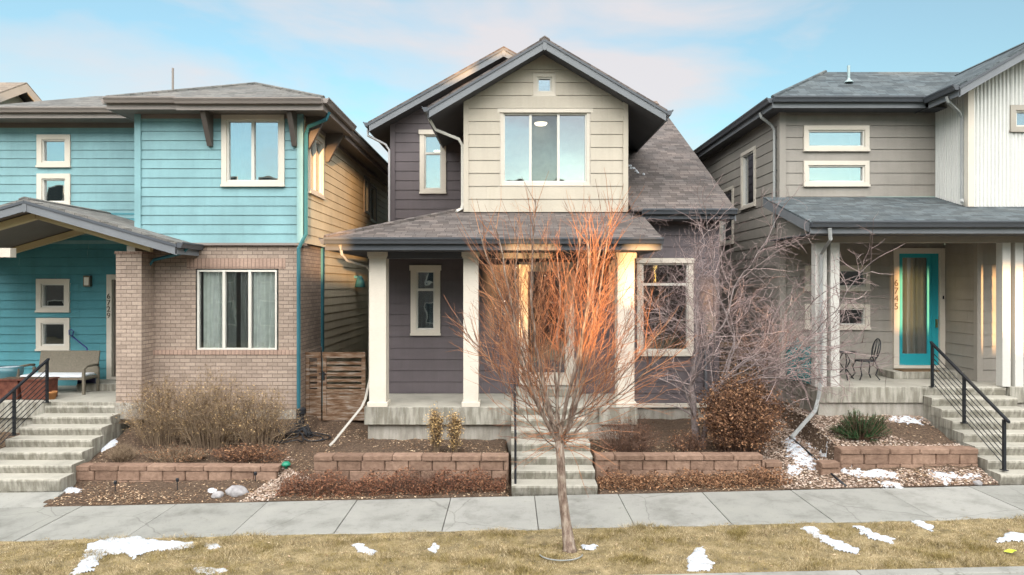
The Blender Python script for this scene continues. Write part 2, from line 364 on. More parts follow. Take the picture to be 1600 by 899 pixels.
# ------------------------------------------------------------------ builders for houses
def siding(mb, F, z0, z1, e, rng, openings=(), proud=0.020, base=0.004):
    jr = random.Random(int(z0*100)+int(e*1000)); joff = [jr.uniform(0, 3.66) for _ in range(80)]
    """lap siding: rng(z) gives the wall's extent a0, a1 at a height; openings = (a0, a1, z0, z1)"""
    zs = set([z0, z1]); k = 0
    while z0 + k*e < z1: zs.add(z0 + k*e); k += 1
    for o in openings:
        for q in (o[2], o[3]):
            if z0 < q < z1: zs.add(q)
    zs = sorted(zs)
    for za, zb in zip(zs, zs[1:]):
        if zb - za < 1e-4: continue
        i = int((za - z0 + 1e-6) // e); zi = z0 + i*e
        oa = proud - (proud-base)*(za-zi)/e; ob = proud - (proud-base)*(zb-zi)/e
        A0, A1 = rng(za); B0, B1 = rng(zb)
        segs = [(A0, A1, B0, B1)]
        zm = (za+zb)/2
        for o in openings:
            if o[2] < zm < o[3]:
                ns = []
                for (a, b, c, dd) in segs:
                    if o[0] > a and o[0] < b: ns.append((a, o[0], c, min(o[0], dd)))
                    if o[1] < b and o[1] > a: ns.append((o[1], b, max(o[1], c), dd))
                    if o[1] <= a or o[0] >= b: ns.append((a, b, c, dd))
                segs = ns
        cut = []
        for (a, b, c, dd) in segs:      # butt joints between board lengths
            x = math.floor((a-joff[i])/3.66)*3.66+joff[i]+3.66; ca, cc_ = a, c
            while x < b-0.15:
                if x > a+0.15 and abs(a-c) < 0.01 + abs(x-a) and x > c+0.02 and x < dd-0.02: cut.append((ca, x-0.0006, cc_, x-0.0006)); ca = cc_ = x+0.0006
                x += 3.66
            cut.append((ca, b, cc_, dd))
        for (a, b, c, dd) in cut:
            if b - a < 1e-3: continue
            if dd < c: c = dd = (c+dd)/2
            full = abs(zb - zi - e) < 1e-5; gg = 0.007 if full else 0.0
            mb.poly([F.p(a, oa, za), F.p(b, oa, za), F.p(dd, ob, zb-gg), F.p(c, ob, zb-gg)])
            if full:        # the shadow gap under the next board's lip
                mb.poly([F.p(c, -0.018, zb-gg), F.p(dd, -0.018, zb-gg), F.p(dd, -0.018, zb), F.p(c, -0.018, zb)]); mb.poly([F.p(c, -0.018, zb-gg), F.p(dd, -0.018, zb-gg), F.p(dd, ob, zb-gg), F.p(c, ob, zb-gg)])
            if abs(za - zi) < 1e-5: mb.poly([F.p(a, -0.018, za), F.p(b, -0.018, za), F.p(b, oa, za), F.p(a, oa, za)])
def flatwall(mb, F, z0, z1, a0, a1, openings=(), dd=0.0):
    zs = sorted(set([z0, z1] + [q for o in openings for q in (o[2], o[3]) if z0 < q < z1]))
    for za, zb in zip(zs, zs[1:]):
        segs = [(a0, a1)]; zm = (za+zb)/2
        for o in openings:
            if o[2] < zm < o[3]:
                ns = []
                for a, b in segs:
                    if o[0] > a: ns.append((a, min(o[0], b)))
                    if o[1] < b: ns.append((max(o[1], a), b))
                segs = ns
        for a, b in segs:
            if b > a: mb.poly([F.p(a, dd, za), F.p(b, dd, za), F.p(b, dd, zb), F.p(a, dd, zb)])
def curtain(mb, F, a0, a1, z0, z1, dd, n=7, amp=0.03):
    m = max(8, int((a1-a0)/0.025)); pr = None
    for k in range(m+1):
        a = a0 + (a1-a0)*k/m; q = dd + amp*math.sin(k/m*n*2*math.pi) + 0.4*amp*math.sin(k*1.7)
        if pr: mb.poly([F.p(pr[0], pr[1], z0), F.p(a, q, z0), F.p(a, q, z1), F.p(pr[0], pr[1], z1)])
        pr = (a, q)
def window(H, F, a0, a1, z0, z1, w=0.12, lites=(), bar=None, glass=None, glasses=None, trim=None, sash=None, curt=(), room=None, depth=1.2, proud=0.05, label=None, top=None):
    """outer trim size a0..a1 x z0..z1; lites = inner mullion fractions; returns the opening to cut in the wall"""
    trim = trim or CREAM; sash = sash or WHITE; glass = glass or GLASS; room = room or ROOM
    t = MB(); t.ring(F, a0, a1, z0, z1, w, -0.06, proud)
    if w > 0.07:
        t.fbox(F, a0 - 0.025, a1 + 0.025, -0.02, proud + 0.03, z1 - w*0.95, z1 + 0.004) if top else None
        t.fbox(F, a0 - 0.012, a1 + 0.012, -0.02, proud + 0.025, z0 - 0.004, z0 + 0.045)
    W0 = t.build('window', trim, H)
    if label: W0['label'] = label
    b0, b1, c0, c1 = a0 + w, a1 - w, z0 + w, z1 - w
    s = MB(); sw = 0.038; s.ring(F, b0, b1, c0, c1, sw, -0.08, 0.015)
    xs = [b0] + [b0 + (b1-b0)*f for f in lites] + [b1]
    for x in xs[1:-1]: s.fbox(F, x-0.03, x+0.03, -0.07, 0.018, c0+sw, c1-sw)
    if bar: 
        zb = c0 + (c1-c0)*bar; s.fbox(F, b0+sw, b1-sw, -0.075, 0.012, zb-0.03, zb+0.03)
    s.build('sash', sash, W0)
    for gi, (x, y) in enumerate(zip(xs, xs[1:])):
        g = MB(); g.fbox(F, x+0.03, y-0.03, -0.05, -0.044, c0+0.03, c1-0.03); g.build('pane', glasses[gi] if glasses else glass, W0)
    r = MB()
    p = lambda a, dd, z: F.p(a, dd, z)
    B = -depth; e0, e1, g0, g1 = b0-0.25, b1+0.25, c0-0.3, c1+0.15
    r.poly([p(e0,B,g0), p(e1,B,g0), p(e1,B,g1), p(e0,B,g1)]); r.poly([p(e0,B,g0), p(e0,-0.1,g0), p(e0,-0.1,g1), p(e0,B,g1)]); r.poly([p(e1,B,g0), p(e1,-0.1,g0), p(e1,-0.1,g1), p(e1,B,g1)])
    r.poly([p(e0,B,g0), p(e1,B,g0), p(e1,-0.1,g0), p(e0,-0.1,g0)]); r.poly([p(e0,B,g1), p(e1,B,g1), p(e1,-0.1,g1), p(e0,-0.1,g1)])
    fw = MB(); flatwall(r, F, g0, g1, e0, e1, [(b0, b1, c0, c1)], -0.1)
    r.build('room_lining', room, W0, recalc=False)
    for (f0, f1, cm) in curt:
        c = MB(); curtain(c, F, b0+(b1-b0)*f0, b0+(b1-b0)*f1, c0-0.05, c1+0.03, -0.11, max(2, int((b1-b0)*(f1-f0)/0.11))); c.build('curtain', cm, W0, smooth=True, recalc=False)
    return (a0+0.03, a1-0.03, z0+0.03, z1-0.03)
def slab(mb, pts, t):
    """roof sheet of vertical thickness t below pts"""
    mb.prism(pts, (0, 0, -t))
def beam(mb, p0, p1, w, h, up=(0, 0, 1)):
    """bar with top edge from p0 to p1, h deep downward, w wide to both sides"""
    p0 = Vector(p0); p1 = Vector(p1); t = (p1-p0).normalized(); s = t.cross(Vector(up)).normalized()*w*0.5; v = Vector((0, 0, -h))
    mb.hexa([p0-s+v, p0+s+v, p1+s+v, p1-s+v, p0-s, p0+s, p1+s, p1-s])
def gutter(H, p0, p1, outd, mat=None, fmat=None, fas=0.19, inset=0.0):
    """K-style gutter along p0-p1 (roof edge) facing outd, with the fascia behind"""
    p0 = Vector(p0); p1 = Vector(p1); n = Vector(outd).normalized()
    prof = [(0.0, -0.02), (0.13, -0.02), (0.125, -0.045), (0.105, -0.075), (0.085, -0.125), (0.0, -0.125)]
    m = MB(); i = len(m.v); m.prism([p0 + n*a + Vector((0, 0, b)) for a, b in prof], p1-p0)
    q = Vector((0, 0, -0.020)); lip = [(0.118, 0.0), (0.138, 0.0), (0.138, -0.03), (0.118, -0.03)]
    m.prism([p0 + n*a + Vector((0, 0, b)) for a, b in lip], p1-p0)
    m.build('gutter', mat or GUT, H)
    f = MB(); f.prism([p0 + n*a + Vector((0, 0, b)) for a, b in [(-0.003, -0.03), (-0.003, -0.03-fas), (-0.03, -0.03-fas), (-0.03, -0.03)]], p1-p0)
    f.build('fascia', fmat or DARK, H)
def downspout(H, pts, mat, r=0.035):
    m = MB(); m.tube(pts, r, 4); m.build('downspout', mat, H, bevel=0.006)
def gable(H, xr, zr, xl, xe, pitch, y0, y1, shing, barge, soff, gl=True, gr=True, bh=0.22, gm=None, tips=True):
    """roof with its ridge along y at x = xr; eaves at xl and xe; front rake at y0"""
    zl = zr - pitch*(xr-xl); ze = zr - pitch*(xe-xr)
    r = MB(); slab(r, [(xl, y0, zl), (xr, y0, zr), (xr, y1, zr), (xl, y1, zl)], 0.05); slab(r, [(xr, y0, zr), (xe, y0, ze), (xe, y1, ze), (xr, y1, zr)], 0.05)
    rf = r.build('roof', shing, H)
    c = MB(); c.prism([(xr-0.12, y0-0.01, zr-0.12*pitch+0.03), (xr, y0-0.01, zr+0.035), (xr+0.12, y0-0.01, zr-0.12*pitch+0.03), (xr+0.12, y0-0.01, zr-0.12*pitch+0.004), (xr, y0-0.01, zr+0.004), (xr-0.12, y0-0.01, zr-0.12*pitch+0.004)], (0, y1-y0, 0)); c.build('ridge_cap', shing, rf)
    s = MB(); h = bh-0.02
    for a, b, za, zb in ((xl+0.03, xr, zl, zr), (xr, xe-0.03, zr, ze)):
        s.prism([(a, y0+0.03, za-h), (b, y0+0.03, zb-h), (b, y1, zb-h), (a, y1, za-h)], (0, 0, 0.02))
    s.build('soffit', soff, H)
    b = MB()
    for a, c, za, zc in ((xl, xr-0.004, zl, zr), (xr+0.004, xe, zr, ze)):
        b.prism([(a, y0, za-0.052), (c, y0, zc-0.052), (c, y0, zc-bh-0.03), (a, y0, za-bh-0.03)], (0, 0.028, 0))
    b.prism([(xr-0.05, y0-0.012, zr-0.07), (xr+0.05, y0-0.012, zr-0.07), (xr+0.05, y0-0.012, zr-bh-0.02), (xr, y0-0.012, zr-bh-0.06), (xr-0.05, y0-0.012, zr-bh-0.02)], (0, 0.01, 0))
    t = MB()
    for a, c, za, zc in ((xl, xr-0.004, zl, zr), (xr+0.004, xe, zr, ze)):
        t.prism([(a, y0-0.02, za-0.052), (c, y0-0.02, zc-0.052), (c, y0-0.02, zc-0.11), (a, y0-0.02, za-0.11)], (0, 0.018, 0))
    bo = b.build('bargeboard', barge, H); t.build('drip_edge', gm or GUT, bo)
    if gl: gutter(H, (xl, y0, zl), (xl, y1, zl), (-1, 0, 0), gm, barge, bh-0.02)
    if gr: gutter(H, (xe, y0, ze), (xe, y1, ze), (1, 0, 0), gm, barge, bh-0.02)
    return rf
def numerals(H, F, a, z, text, mat, size=0.17, dz=0.2, dd=0.055):
    """house number set vertically, one figure under the other"""
    for i, ch in enumerate(text):
        cu = bpy.data.curves.new('house_number', 'FONT'); cu.body = ch; cu.size = size; cu.extrude = 0.006; cu.align_x = 'CENTER'; cu.resolution_u = 3
        o = bpy.data.objects.new('tmp', cu); COL.objects.link(o)
        dg = bpy.context.evaluated_depsgraph_get(); me = bpy.data.meshes.new_from_object(o.evaluated_get(dg)); bpy.data.objects.remove(o)
        for v in me.vertices: v.co = Vector(F.p(a + v.co.x, dd + v.co.z, z - i*dz + v.co.y))
        me.name = 'house_number'; me.materials.clear(); me.materials.append(mat)
        q = bpy.data.objects.new('house_number', me); COL.objects.link(q)
        q.parent = H; q.matrix_parent_inverse = Matrix.Translation(-root_loc(H))
# ------------------------------------------------------------------ terrain
def ss(a, b, x): t = min(1, max(0, (x-a)/(b-a))); return t*t*(3-2*t)
def gs(x): return 0.0225*max(-16, min(16, x))          # the street climbs gently to the right
def prof(x, y):
    s = gs(x)
    A = np.interp(y, [12.25, 12.9, 15.6, 17], [s, s+0.12, 0.62, 0.75])
    B = np.interp(y, [12.25, 13.40, 13.55, 15.6, 17], [s, s+0.09, 0.17, 0.72, 0.75])
    C = np.interp(y, [12.25, 16, 17], [s+0.01, 0.60, 0.66])
    D = np.interp(y, [12.25, 12.92, 13.08, 14.5, 17], [s, s+0.08, 0.47, 0.49, 0.60])
    E = np.interp(y, [12.25, 12.9, 17], [s-0.1, s-0.05, 0.4])
    G = np.interp(y, [12.25, 13.2, 16, 17], [s+0.01, s+0.22, 0.80, 0.85])
    Hh = np.interp(y, [12.25, 12.83, 12.98, 14.6, 17], [s+0.01, s+0.17, 0.62, 0.98, 1.0])
    k = [(-30, A), (-10.25, E), (-8.55, B), (-4.45, C), (-3.72, D), (-0.02, E), (1.62, D), (4.9, G), (6.28, Hh), (8.85, E), (10.7, Hh)]
    v = k[0][1]
    for (xb, z) in k[1:]: v = v + (z-v)*ss(xb-0.05, xb+0.05, x)
    return float(v)
def lump(x, y): return 0.016*math.sin(x*5.1+y*3.3)*math.sin(y*6.7-x*1.9) + 0.012*math.sin(x*13.7+1.3)*math.sin(y*11.9)
def gz(x, y):
    if y < 12.25: return gs(x)
    return prof(x, y) + lump(x, y)*min(1, (y-12.25)*6)
def grid(xs, ys, fn, name, mat, kind='structure'):
    v = [(x, y, fn(x, y)) for y in ys for x in xs]; n = len(xs); f = []
    for j in range(len(ys)-1):
        for i in range(n-1): a = j*n+i; f.append((a, a+1, a+n+1, a+n))
    m = MB(); m.v = v; m.f = f; o = m.build(name, mat, None, smooth=True, recalc=False); tag(o, kind=kind); return o
MULCH = m_noise('bark_mulch', [(0.25, (0.025, 0.017, 0.012)), (0.5, (0.075, 0.050, 0.034)), (0.75, (0.19, 0.135, 0.09))], 26, 8, 0.95, 0.9, 0.03)
LAWN = m_noise('dormant_turf', [(0.28, (0.07, 0.055, 0.035)), (0.5, (0.19, 0.15, 0.08)), (0.72, (0.33, 0.26, 0.15))], 4.5, 10, 0.95, 0.6, 0.03)
ASPH = m_noise('asphalt', [(0.3, (0.04, 0.04, 0.042)), (0.7, (0.075, 0.075, 0.075))], 60, 4, 0.9, 0.4, 0.01)
FAR = m_noise('far_soil', [(0.3, (0.12, 0.10, 0.06)), (0.7, (0.22, 0.18, 0.11))], 0.6, 6)
xs = [-400, -80, -30, -16] + [-15.9+0.06*i for i in range(int(31.8/0.06)+1)] + [16, 30, 80, 400]
ys = [12.25+0.055*i for i in range(int(4.4/0.055)+1)]
grid([x for x in xs if -17 < x < 17], ys, gz, 'front_yard', MULCH)
grid([-400, -80, -30, -16, 0, 16, 30, 80, 400], [-400, -80, -30, 3, 8.5, 12.26, 16.5, 30, 80, 400], lambda x, y: gs(x) - 0.17 if y < 16.4 else gs(x)+0.30, 'ground', FAR)
grid([-400, -80, -16, 0, 16, 80, 400], [-2.0, 8.3], lambda x, y: gs(x) - 0.15, 'road', ASPH)
grid([-16.5+0.08*i for i in range(413)], [8.84+0.06*i for i in range(30)] + [10.605], lambda x, y: gs(x) - 0.012 + 0.6*lump(x*0.7, y), 'lawn_strip', LAWN)
m = MB()
xk = [-16.5 + 3.0*i for i in range(12)]
for a, b in zip(xk, xk[1:]):
    b2 = b - 0.012
    c = lambda x, y, z: (x, y, gs(x)+z)
    m.hexa([c(a,8.66,-.16), c(b2,8.66,-.16), c(b2,8.85,-.3), c(a,8.85,-.3), c(a,8.69,.0), c(b2,8.69,.0), c(b2,8.85,.004), c(a,8.85,.004)])
    m.hexa([c(a,8.25,-.3), c(b2,8.25,-.3), c(b2,8.66,-.3), c(a,8.66,-.3), c(a,8.25,-.14), c(b2,8.25,-.14), c(b2,8.66,-.148), c(a,8.66,-.148)])
tag(m.build('kerb', WALKM, None, bevel=0.01), kind='structure')
# sidewalk: one slab per joint, tooled edges
m = MB(); jx = [-16.6, -15.15, -13.65, -12.15, -10.65, -9.12, -7.66, -5.96, -4.33, -2.72, -1.04, 0.46, 1.96, 3.47, 5.06, 6.66, 8.25, 9.8, 11.3, 12.8, 14.3, 16.0]
for i, (a, b) in enumerate(zip(jx, jx[1:])):
    h = 0.004*((i*7) % 3 - 1)*0.6
    a += 0.006; b -= 0.006
    c = lambda x, y, z: (x, y, gs(x)+z+h)
    m.hexa([c(a,10.6,-.12), c(b,10.6,-.12), c(b,12.25,-.12), c(a,12.25,-.12), c(a,10.6,0), c(b,10.6,0), c(b,12.25,0), c(a,12.25,0)])
tag(m.build('sidewalk', WALKM, None, bevel=0.008), kind='structure')
grid([-16.5, 16.5], [10.6, 12.25], lambda x, y: gs(x) - 0.025, 'sidewalk_joints', m_flat('joint_dirt', (0.05, 0.045, 0.04), 0.95))

# ------------------------------------------------------------------ steps
def steps(name, label, x0, x1, yb, zb, n, rise, tread, first=None, over=0.02, yend=None, flare=0.0):
    H = thing(name, label, 'steps', ((x0+x1)/2, yb, zb))
    z = zb; m = MB(); y = yb
    for k in range(n):
        r = first if (k == 0 and first) else rise
        z1 = z + r; ye = (yend if yend else yb + n*tread)
        j = flare*(n-1-k)/(n-1)
        m.hexa([(x0-j, y+over, z-0.25), (x1+j, y+over, z-0.25), (x1+j, ye, z-0.25), (x0-j, ye, z-0.25), (x0-j, y, z1), (x1+j, y, z1), (x1+j, ye, z1), (x0-j, ye, z1)]) if False else \
        m.prism([(x0-j, y+0.03, z-0.01), (x0-j, y-0.01, z1-0.045), (x0-j, y, z1-0.012), (x0-j, y+0.012, z1), (x0-j, y+tread+0.06, z1), (x0-j, y+tread+0.06, z-0.01)], (x1-x0+2*j, 0, 0))
        m.box(x0-j+0.01, x1+j-0.01, y+0.05, (y+tread+0.06), zb-0.35, z-0.008)
        z = z1; y += tread
    m.build('flight', CONC, H); return H

# ================================================================== MIDDLE HOUSE
ZP = 1.2
M_ = thing('plum_house', 'plum sided two storey house with cream front gable and brown hip porch roof', 'house', (0.8, 16.4, 0.5))
F = front(16.4); FU = front(19.4)
XL, XR = -3.33, 5.01
# windows first so that the siding is cut round them
w1 = window(M_, F, X(642,16.4), X(688,16.4), Z(524,16.4), Z(415,16.4), 0.13, bar=0.68, glass=GLASSD, curt=[(0, 1, CURTG)], label='tall narrow porch window', top=True)
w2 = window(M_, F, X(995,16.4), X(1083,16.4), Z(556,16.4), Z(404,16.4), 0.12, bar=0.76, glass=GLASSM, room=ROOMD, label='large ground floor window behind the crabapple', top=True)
w3 = window(M_, F, X(779,16.4), X(924,16.4), Z(293,16.4), Z(170,16.4), 0.115, lites=(0.325, 0.66), glass=GLASS, glasses=[GLASS, GLASSM, GLASS], room=CURTG, depth=1.0, label='wide three pane window of the front gable', top=True)
w4 = window(M_, F, X(831,16.4), X(870,16.4), Z(153,16.4), Z(113,16.4), 0.125, glass=GLASS, label='small square window under the gable peak')
w5 = window(M_, FU, X(656,19.4), X(697,19.4), Z(303,19.4), Z(204,19.4), 0.13, bar=0.66, glass=GLASS, label='narrow upper window of the set back wing', top=True)
dx0, dx1, dz0, dz1 = X(811,16.4), X(897,16.4), ZP+0.19, Z(410,16.4)
s = MB(); siding(s, F, 0.93, 5.7, 0.27, lambda z: (XL if z < 4.8 else min(2.6, max(XL, -3.77+(z-4.76)/0.325+0.25)), XR), [w1, w2, (dx0+.03, dx1-.03, 0.9, dz1-.03)]); s.build('ground_floor_siding', PURP, M_, recalc=False)
# set back dark wing and its left flank
pit = 0.557; rz = 10.37; rx = -0.14
s = MB(); siding(s, FU, 4.6, 10.25, 0.27, lambda z: (XL, min(2.2, 2.2)) if z < 8.5 else (max(XL, rx-(rz-0.2-z)/pit), max(rx+0.01, min(2.2, rx+(rz-0.2-z)/pit))), [w5]); s.build('wing_siding', PURP, M_, recalc=False)
s = MB(); siding(s, leftf(XL), 0.5, 8.3, 0.27, lambda z: (16.4, 31) if z < 4.85 else (19.4, 31)); s.build('side_siding', PURP, M_, recalc=False)
s = MB(); siding(s, rightf(XR), 0.5, 10.2, 0.27, lambda z: (16.4, 31) if z < 5.7 else (16.0+(z-5.4)/0.565, 32.6-(z-5.4)/0.565) if (z-5.4)/0.565 < 8.2 else (24.2, 24.4)); s.build('side_siding', PURP, M_, recalc=False)
# beige gable box
bx0, bx1 = X(727,16.4), X(978,16.4)
gx, gz_ = 0.83, 9.53; gp = 0.59
zb0 = Z(332,16.4)
FB = front(16.33)
s = MB(); siding(s, FB, zb0, gz_-0.2, 0.31, lambda z: (max(bx0, gx-(gz_-0.17-z)/gp), min(bx1, gx+(gz_-0.17-z)/gp)), [w3, w4]); s.build('gable_siding', BEIGE, M_, recalc=False)
s = MB()
for xx, fr_ in ((bx0, leftf(bx0)), (bx1, rightf(bx1))): siding(s, fr_, 4.9, 8.3, 0.31, lambda z: (16.33, 19.9))
s.build('gable_siding', BEIGE, M_, recalc=False)
s = MB(); 
for a, b in ((bx0-0.035, bx0+0.085), (bx1-0.085, bx1+0.035)): s.box(a, b, 16.285, 16.43, zb0, 8.22)
s.build('corner_board', BEIGEP, M_)
s = MB(); s.box(XL-0.035, XL+0.10, 19.34, 19.46, 4.5, 8.45); s.box(XR-0.10, XR+0.035, 16.35, 16.5, 0.93, 5.5); s.box(XL-0.035, XL+0.10, 16.35, 16.5, 0.93, 5.1); s.build('corner_board', PURPP, M_)
s = MB(); s.box(XL, XR-0.002, 16.34, 16.4, 0.86, 0.955); s.build('base_trim', CREAM, M_)
s = MB(); s.box(XL+0.02, XR-0.02, 16.42, 31, 0.0, 0.86); s.build('foundation', CONCP, M_)
s = MB(); s.box(XL, XR, 30.9, 31, 0.5, 8.2); s.build('rear_wall', PURPP, M_)
# roofs
gable(M_, gx, gz_, X(668,15.8), X(1043,15.8), gp, 15.8, 20.2, RMID, BARGE, SOFF, bh=0.25, gm=GUT)
r = MB(); xe = 3.05
slab(r, [(-3.88, 18.8, rz-pit*3.74), (rx, 18.8, rz), (rx, 31, rz), (-3.88, 31, rz-pit*3.74)], 0.05)
slab(r, [(rx, 18.8, rz), (xe, 18.8, rz-pit*(xe-rx)), (xe, 31, rz-pit*(xe-rx)), (rx, 31, rz)], 0.05); r.build('roof', RMID, M_)
r = MB()
for a, c in ((-3.88, rx-0.004), (rx+0.004, xe)):
    za = rz - pit*abs(a-rx); zc = rz - pit*abs(c-rx)
    r.prism([(a,18.8,za-0.052),(c,18.8,zc-0.052),(c,18.8,zc-0.28),(a,18.8,za-0.28)], (0,0.028,0))
r.prism([(rx-0.05,18.788,rz-0.07),(rx+0.05,18.788,rz-0.07),(rx+0.05,18.788,rz-0.25),(rx,18.788,rz-0.30),(rx-0.05,18.788,rz-0.25)],(0,0.01,0))
bo = r.build('bargeboard', BARGE, M_)
r = MB()
for a, c in ((-3.88, rx-0.004), (rx+0.004, xe)):
    za = rz - pit*abs(a-rx); zc = rz - pit*abs(c-rx); r.prism([(a,18.78,za-0.052),(c,18.78,zc-0.052),(c,18.78,zc-0.11),(a,18.78,za-0.11)], (0,0.018,0))
r.build('drip_edge', GUT, bo)
r = MB(); zl = rz-pit*3.74; r.prism([(-3.85,18.83,zl-0.24),(rx,18.83,rz-0.24),(rx,31,rz-0.24),(-3.85,31,zl-0.24)],(0,0,0.02)); r.prism([(rx,18.83,rz-0.24),(xe,18.83,rz-pit*(xe-rx)-0.24),(xe,19.5,rz-pit*(xe-rx)-0.24),(rx,19.5,rz-0.24)],(0,0,0.02)); r.build('soffit', SOFF, M_)
gutter(M_, (-3.88,18.8,zl), (-3.88,31,zl), (-1,0,0), GUT, BARGE, 0.22)
# long catslide slope down to the right
ze = 5.56; sl = 0.565
r = MB(); yr = 24.4; zr_ = ze+sl*(yr-15.9)
slab(r, [(1.2, 15.9+0.6, ze+sl*0.6), (5.29, 15.9+0.6, ze+sl*0.6), (5.29, yr, zr_), (1.2, yr, zr_)], 0.05)
slab(r, [(2.86, 15.9, ze), (5.29, 15.9, ze), (5.29, 16.5, ze+sl*0.6), (2.86, 16.5, ze+sl*0.6)], 0.05)
slab(r, [(1.2, yr, zr_), (5.29, yr, zr_), (5.29, 32, zr_-sl*(32-yr)), (1.2, 32, zr_-sl*(32-yr))], 0.05); r.build('roof', RMID, M_)
r = MB(); r.prism([(5.265,15.9,ze-0.052),(5.265,yr,zr_-0.052),(5.265,yr,zr_-0.28),(5.265,15.9,ze-0.28)],(0.025,0,0)); r.prism([(5.265,32,zr_-sl*(32-yr)-0.052),(5.265,yr,zr_-0.052),(5.265,yr,zr_-0.28),(5.265,32,zr_-sl*(32-yr)-0.28)],(0.025,0,0)); r.build('bargeboard', BARGE, M_)
gutter(M_, (3.1,15.9,ze), (5.29,15.9,ze), (0,-1,0), GUT, DARK, 0.2)
r = MB(); r.box(2.86, 5.26, 15.93, 16.38, ze-0.24, ze-0.22); r.build('soffit', SOFF, M_)
# porch roof: hip on the left, plain end on the right
pe = 14.0; pz = 4.76; ps = 0.325; pl, pr_ = X(508,14.0), 3.15
r = MB(); k = 16.36
slab(r, [(pl, pe, pz), (pr_, pe, pz), (pr_, k, pz+ps*(k-pe)), (pl+(k-pe), k, pz+ps*(k-pe))], 0.04)
q = bx0 - pl     # run of the left plane up to the gable box
slab(r, [(pl, pe, pz), (pl+(k-pe), k, pz+ps*(k-pe)), (bx0, pe+q, pz+ps*q), (bx0, 19.38, pz+ps*q), (pl, 19.38, pz)], 0.04)
slab(r, [(pl+(k-pe), k, pz+ps*(k-pe)), (bx0, k, pz+ps*(k-pe)), (bx0, pe+q, pz+ps*q)], 0.04)
po = r.build('porch_roof', RMID, M_)
h = MB(); h.tube([(pl, pe, pz+0.012), (bx0, pe+q, pz+ps*q+0.012)], 0.055, 6); h.build('hip_cap', RMID, po)
gutter(M_, (pl, pe, pz), (pr_, pe, pz), (0,-1,0), GUT, GUT, 0.22); gutter(M_, (pl, pe, pz), (pl, 19.3, pz), (-1,0,0), GUT, GUT, 0.22)
r = MB(); r.box(pl+0.03, pr_-0.03, pe+0.03, 16.36, 4.50, 4.52); r.box(pl+0.03, XL-0.02, 16.4, 19.3, 4.50, 4.52); r.build('soffit', SOFF, M_)
r = MB(); r.box(X(572,14.5), X(996,14.5), 14.55, 14.85, 4.36, 4.498); r.build('porch_beam', DARK, M_)
r = MB(); r.prism([(pr_-0.03, pe, pz-0.045), (pr_-0.03, 16.38, pz+ps*2.38-0.045), (pr_-0.03, 16.38, 4.5), (pr_-0.03, pe, 4.53)], (0.025,0,0)); r.build('porch_fascia', BARGE, M_)
for cx_, ww in ((X(589.5,14.5), 0.36), (X(735.5,14.5), 0.32), (X(978.5,14.5), 0.36)):
    c = MB(); y0 = 14.53; h_ = ww/2; cy = y0+h_
    c.box(cx_-h_, cx_+h_, cy-h_, cy+h_, ZP+0.10, 4.36); col = c.build('column', CREAM, M_, bevel=0.006)
    c = MB()
    for e_, za, zb in ((0.035, ZP, ZP+0.10), (0.035, 4.40, 4.497), (0.018, 4.36, 4.40)): c.box(cx_-h_-e_, cx_+h_+e_, cy-h_-e_, cy+h_+e_, za, zb)
    c.build('column_cap', CREAM, col, bevel=0.004)
r = MB()
for a, b in ((X(569,14.5), X(800,14.5)-0.02), (X(935,14.5)+0.02, X(996,14.5))):
    r.box(a, b, 14.5, 16.32, 0.82, ZP)
r.box(X(800,14.5)-0.02, X(935,14.5)+0.02, 14.63, 16.32, 0.82, ZP-0.004)
r.build('porch_slab', CONC, M_, bevel=0.012)
r = MB(); r.box(X(575,14.6), X(990,14.6), 14.6, 16.3, 0.1, 0.818); r.build('porch_footing', CONCP, M_)
r = MB(); r.box(X(806,16), X(906,16), 15.85, 16.31, ZP, ZP+0.17); r.build('door_stoop', CONC, M_, bevel=0.01)
# door
d = MB(); d.ring(F, dx0, dx1, dz0, dz1, 0.13, -0.06, 0.05, 0.05); D0 = d.build('door', CREAM, M_); D0['label'] = 'cream framed front door with full length dark glass'
d = MB(); d.ring(F, dx0+0.13, dx1-0.13, dz0+0.05, dz1-0.13, 0.09, -0.10, -0.03, 0.24); d.build('door_leaf', CREAM, D0)
d = MB(); d.fbox(F, dx0+0.21, dx1-0.21, -0.08, -0.07, dz0+0.28, dz1-0.21); d.build('door_glass', GLASSD, D0)
d = MB(); d.fbox(F, dx0+0.05, dx1-0.05, -1.2, -1.19, dz0-0.05, dz1); d.fbox(F, dx0+0.1, dx1-0.1, -1.2, -0.2, dz0+0.0, dz0+0.02); d.build('hall', ROOMD, D0)
d = MB(); d.fbox(F, dx1-0.2, dx1-0.17, -0.03, 0.03, dz0+1.0, dz0+1.2); d.build('door_handle', BLACK, D0)
# downspouts
downspout(M_, [(X(672,15.9)-0.05, 16.15, 7.72), (-1.75, 16.3, 7.5), (-1.2, 16.42, 7.30), (-1.12, 16.45, 7.15), (-1.12, 16.45, 5.75), (-1.14, 16.42, 5.62), (-1.25, 16.3, 5.55)], WHITE, 0.045)
downspout(M_, [(-3.92, 19.0, 8.12), (-3.92, 19.0, 7.95), (-3.48, 19.25, 7.75), (-3.38, 19.28, 7.6), (-3.38, 19.28, 5.0)], m_paint('pale_grey_pipe', (0.42, 0.42, 0.42)), 0.04)
downspout(M_, [(X(533,14.1), 14.0, 4.62), (X(535,14.1), 14.05, 4.42), (X(542,14.2), 14.2, 4.30), (-3.10, 14.88, 4.20), (-3.04, 14.95, 4.10), (-3.04, 14.95, 1.75), (-3.07, 14.6, 1.35), (-3.10, 14.35, 1.22), (-3.55, 13.85, 0.62), (-3.62, 13.78, 0.55)], m_paint('cream_pipe', (0.36, 0.34, 0.30)), 0.033)
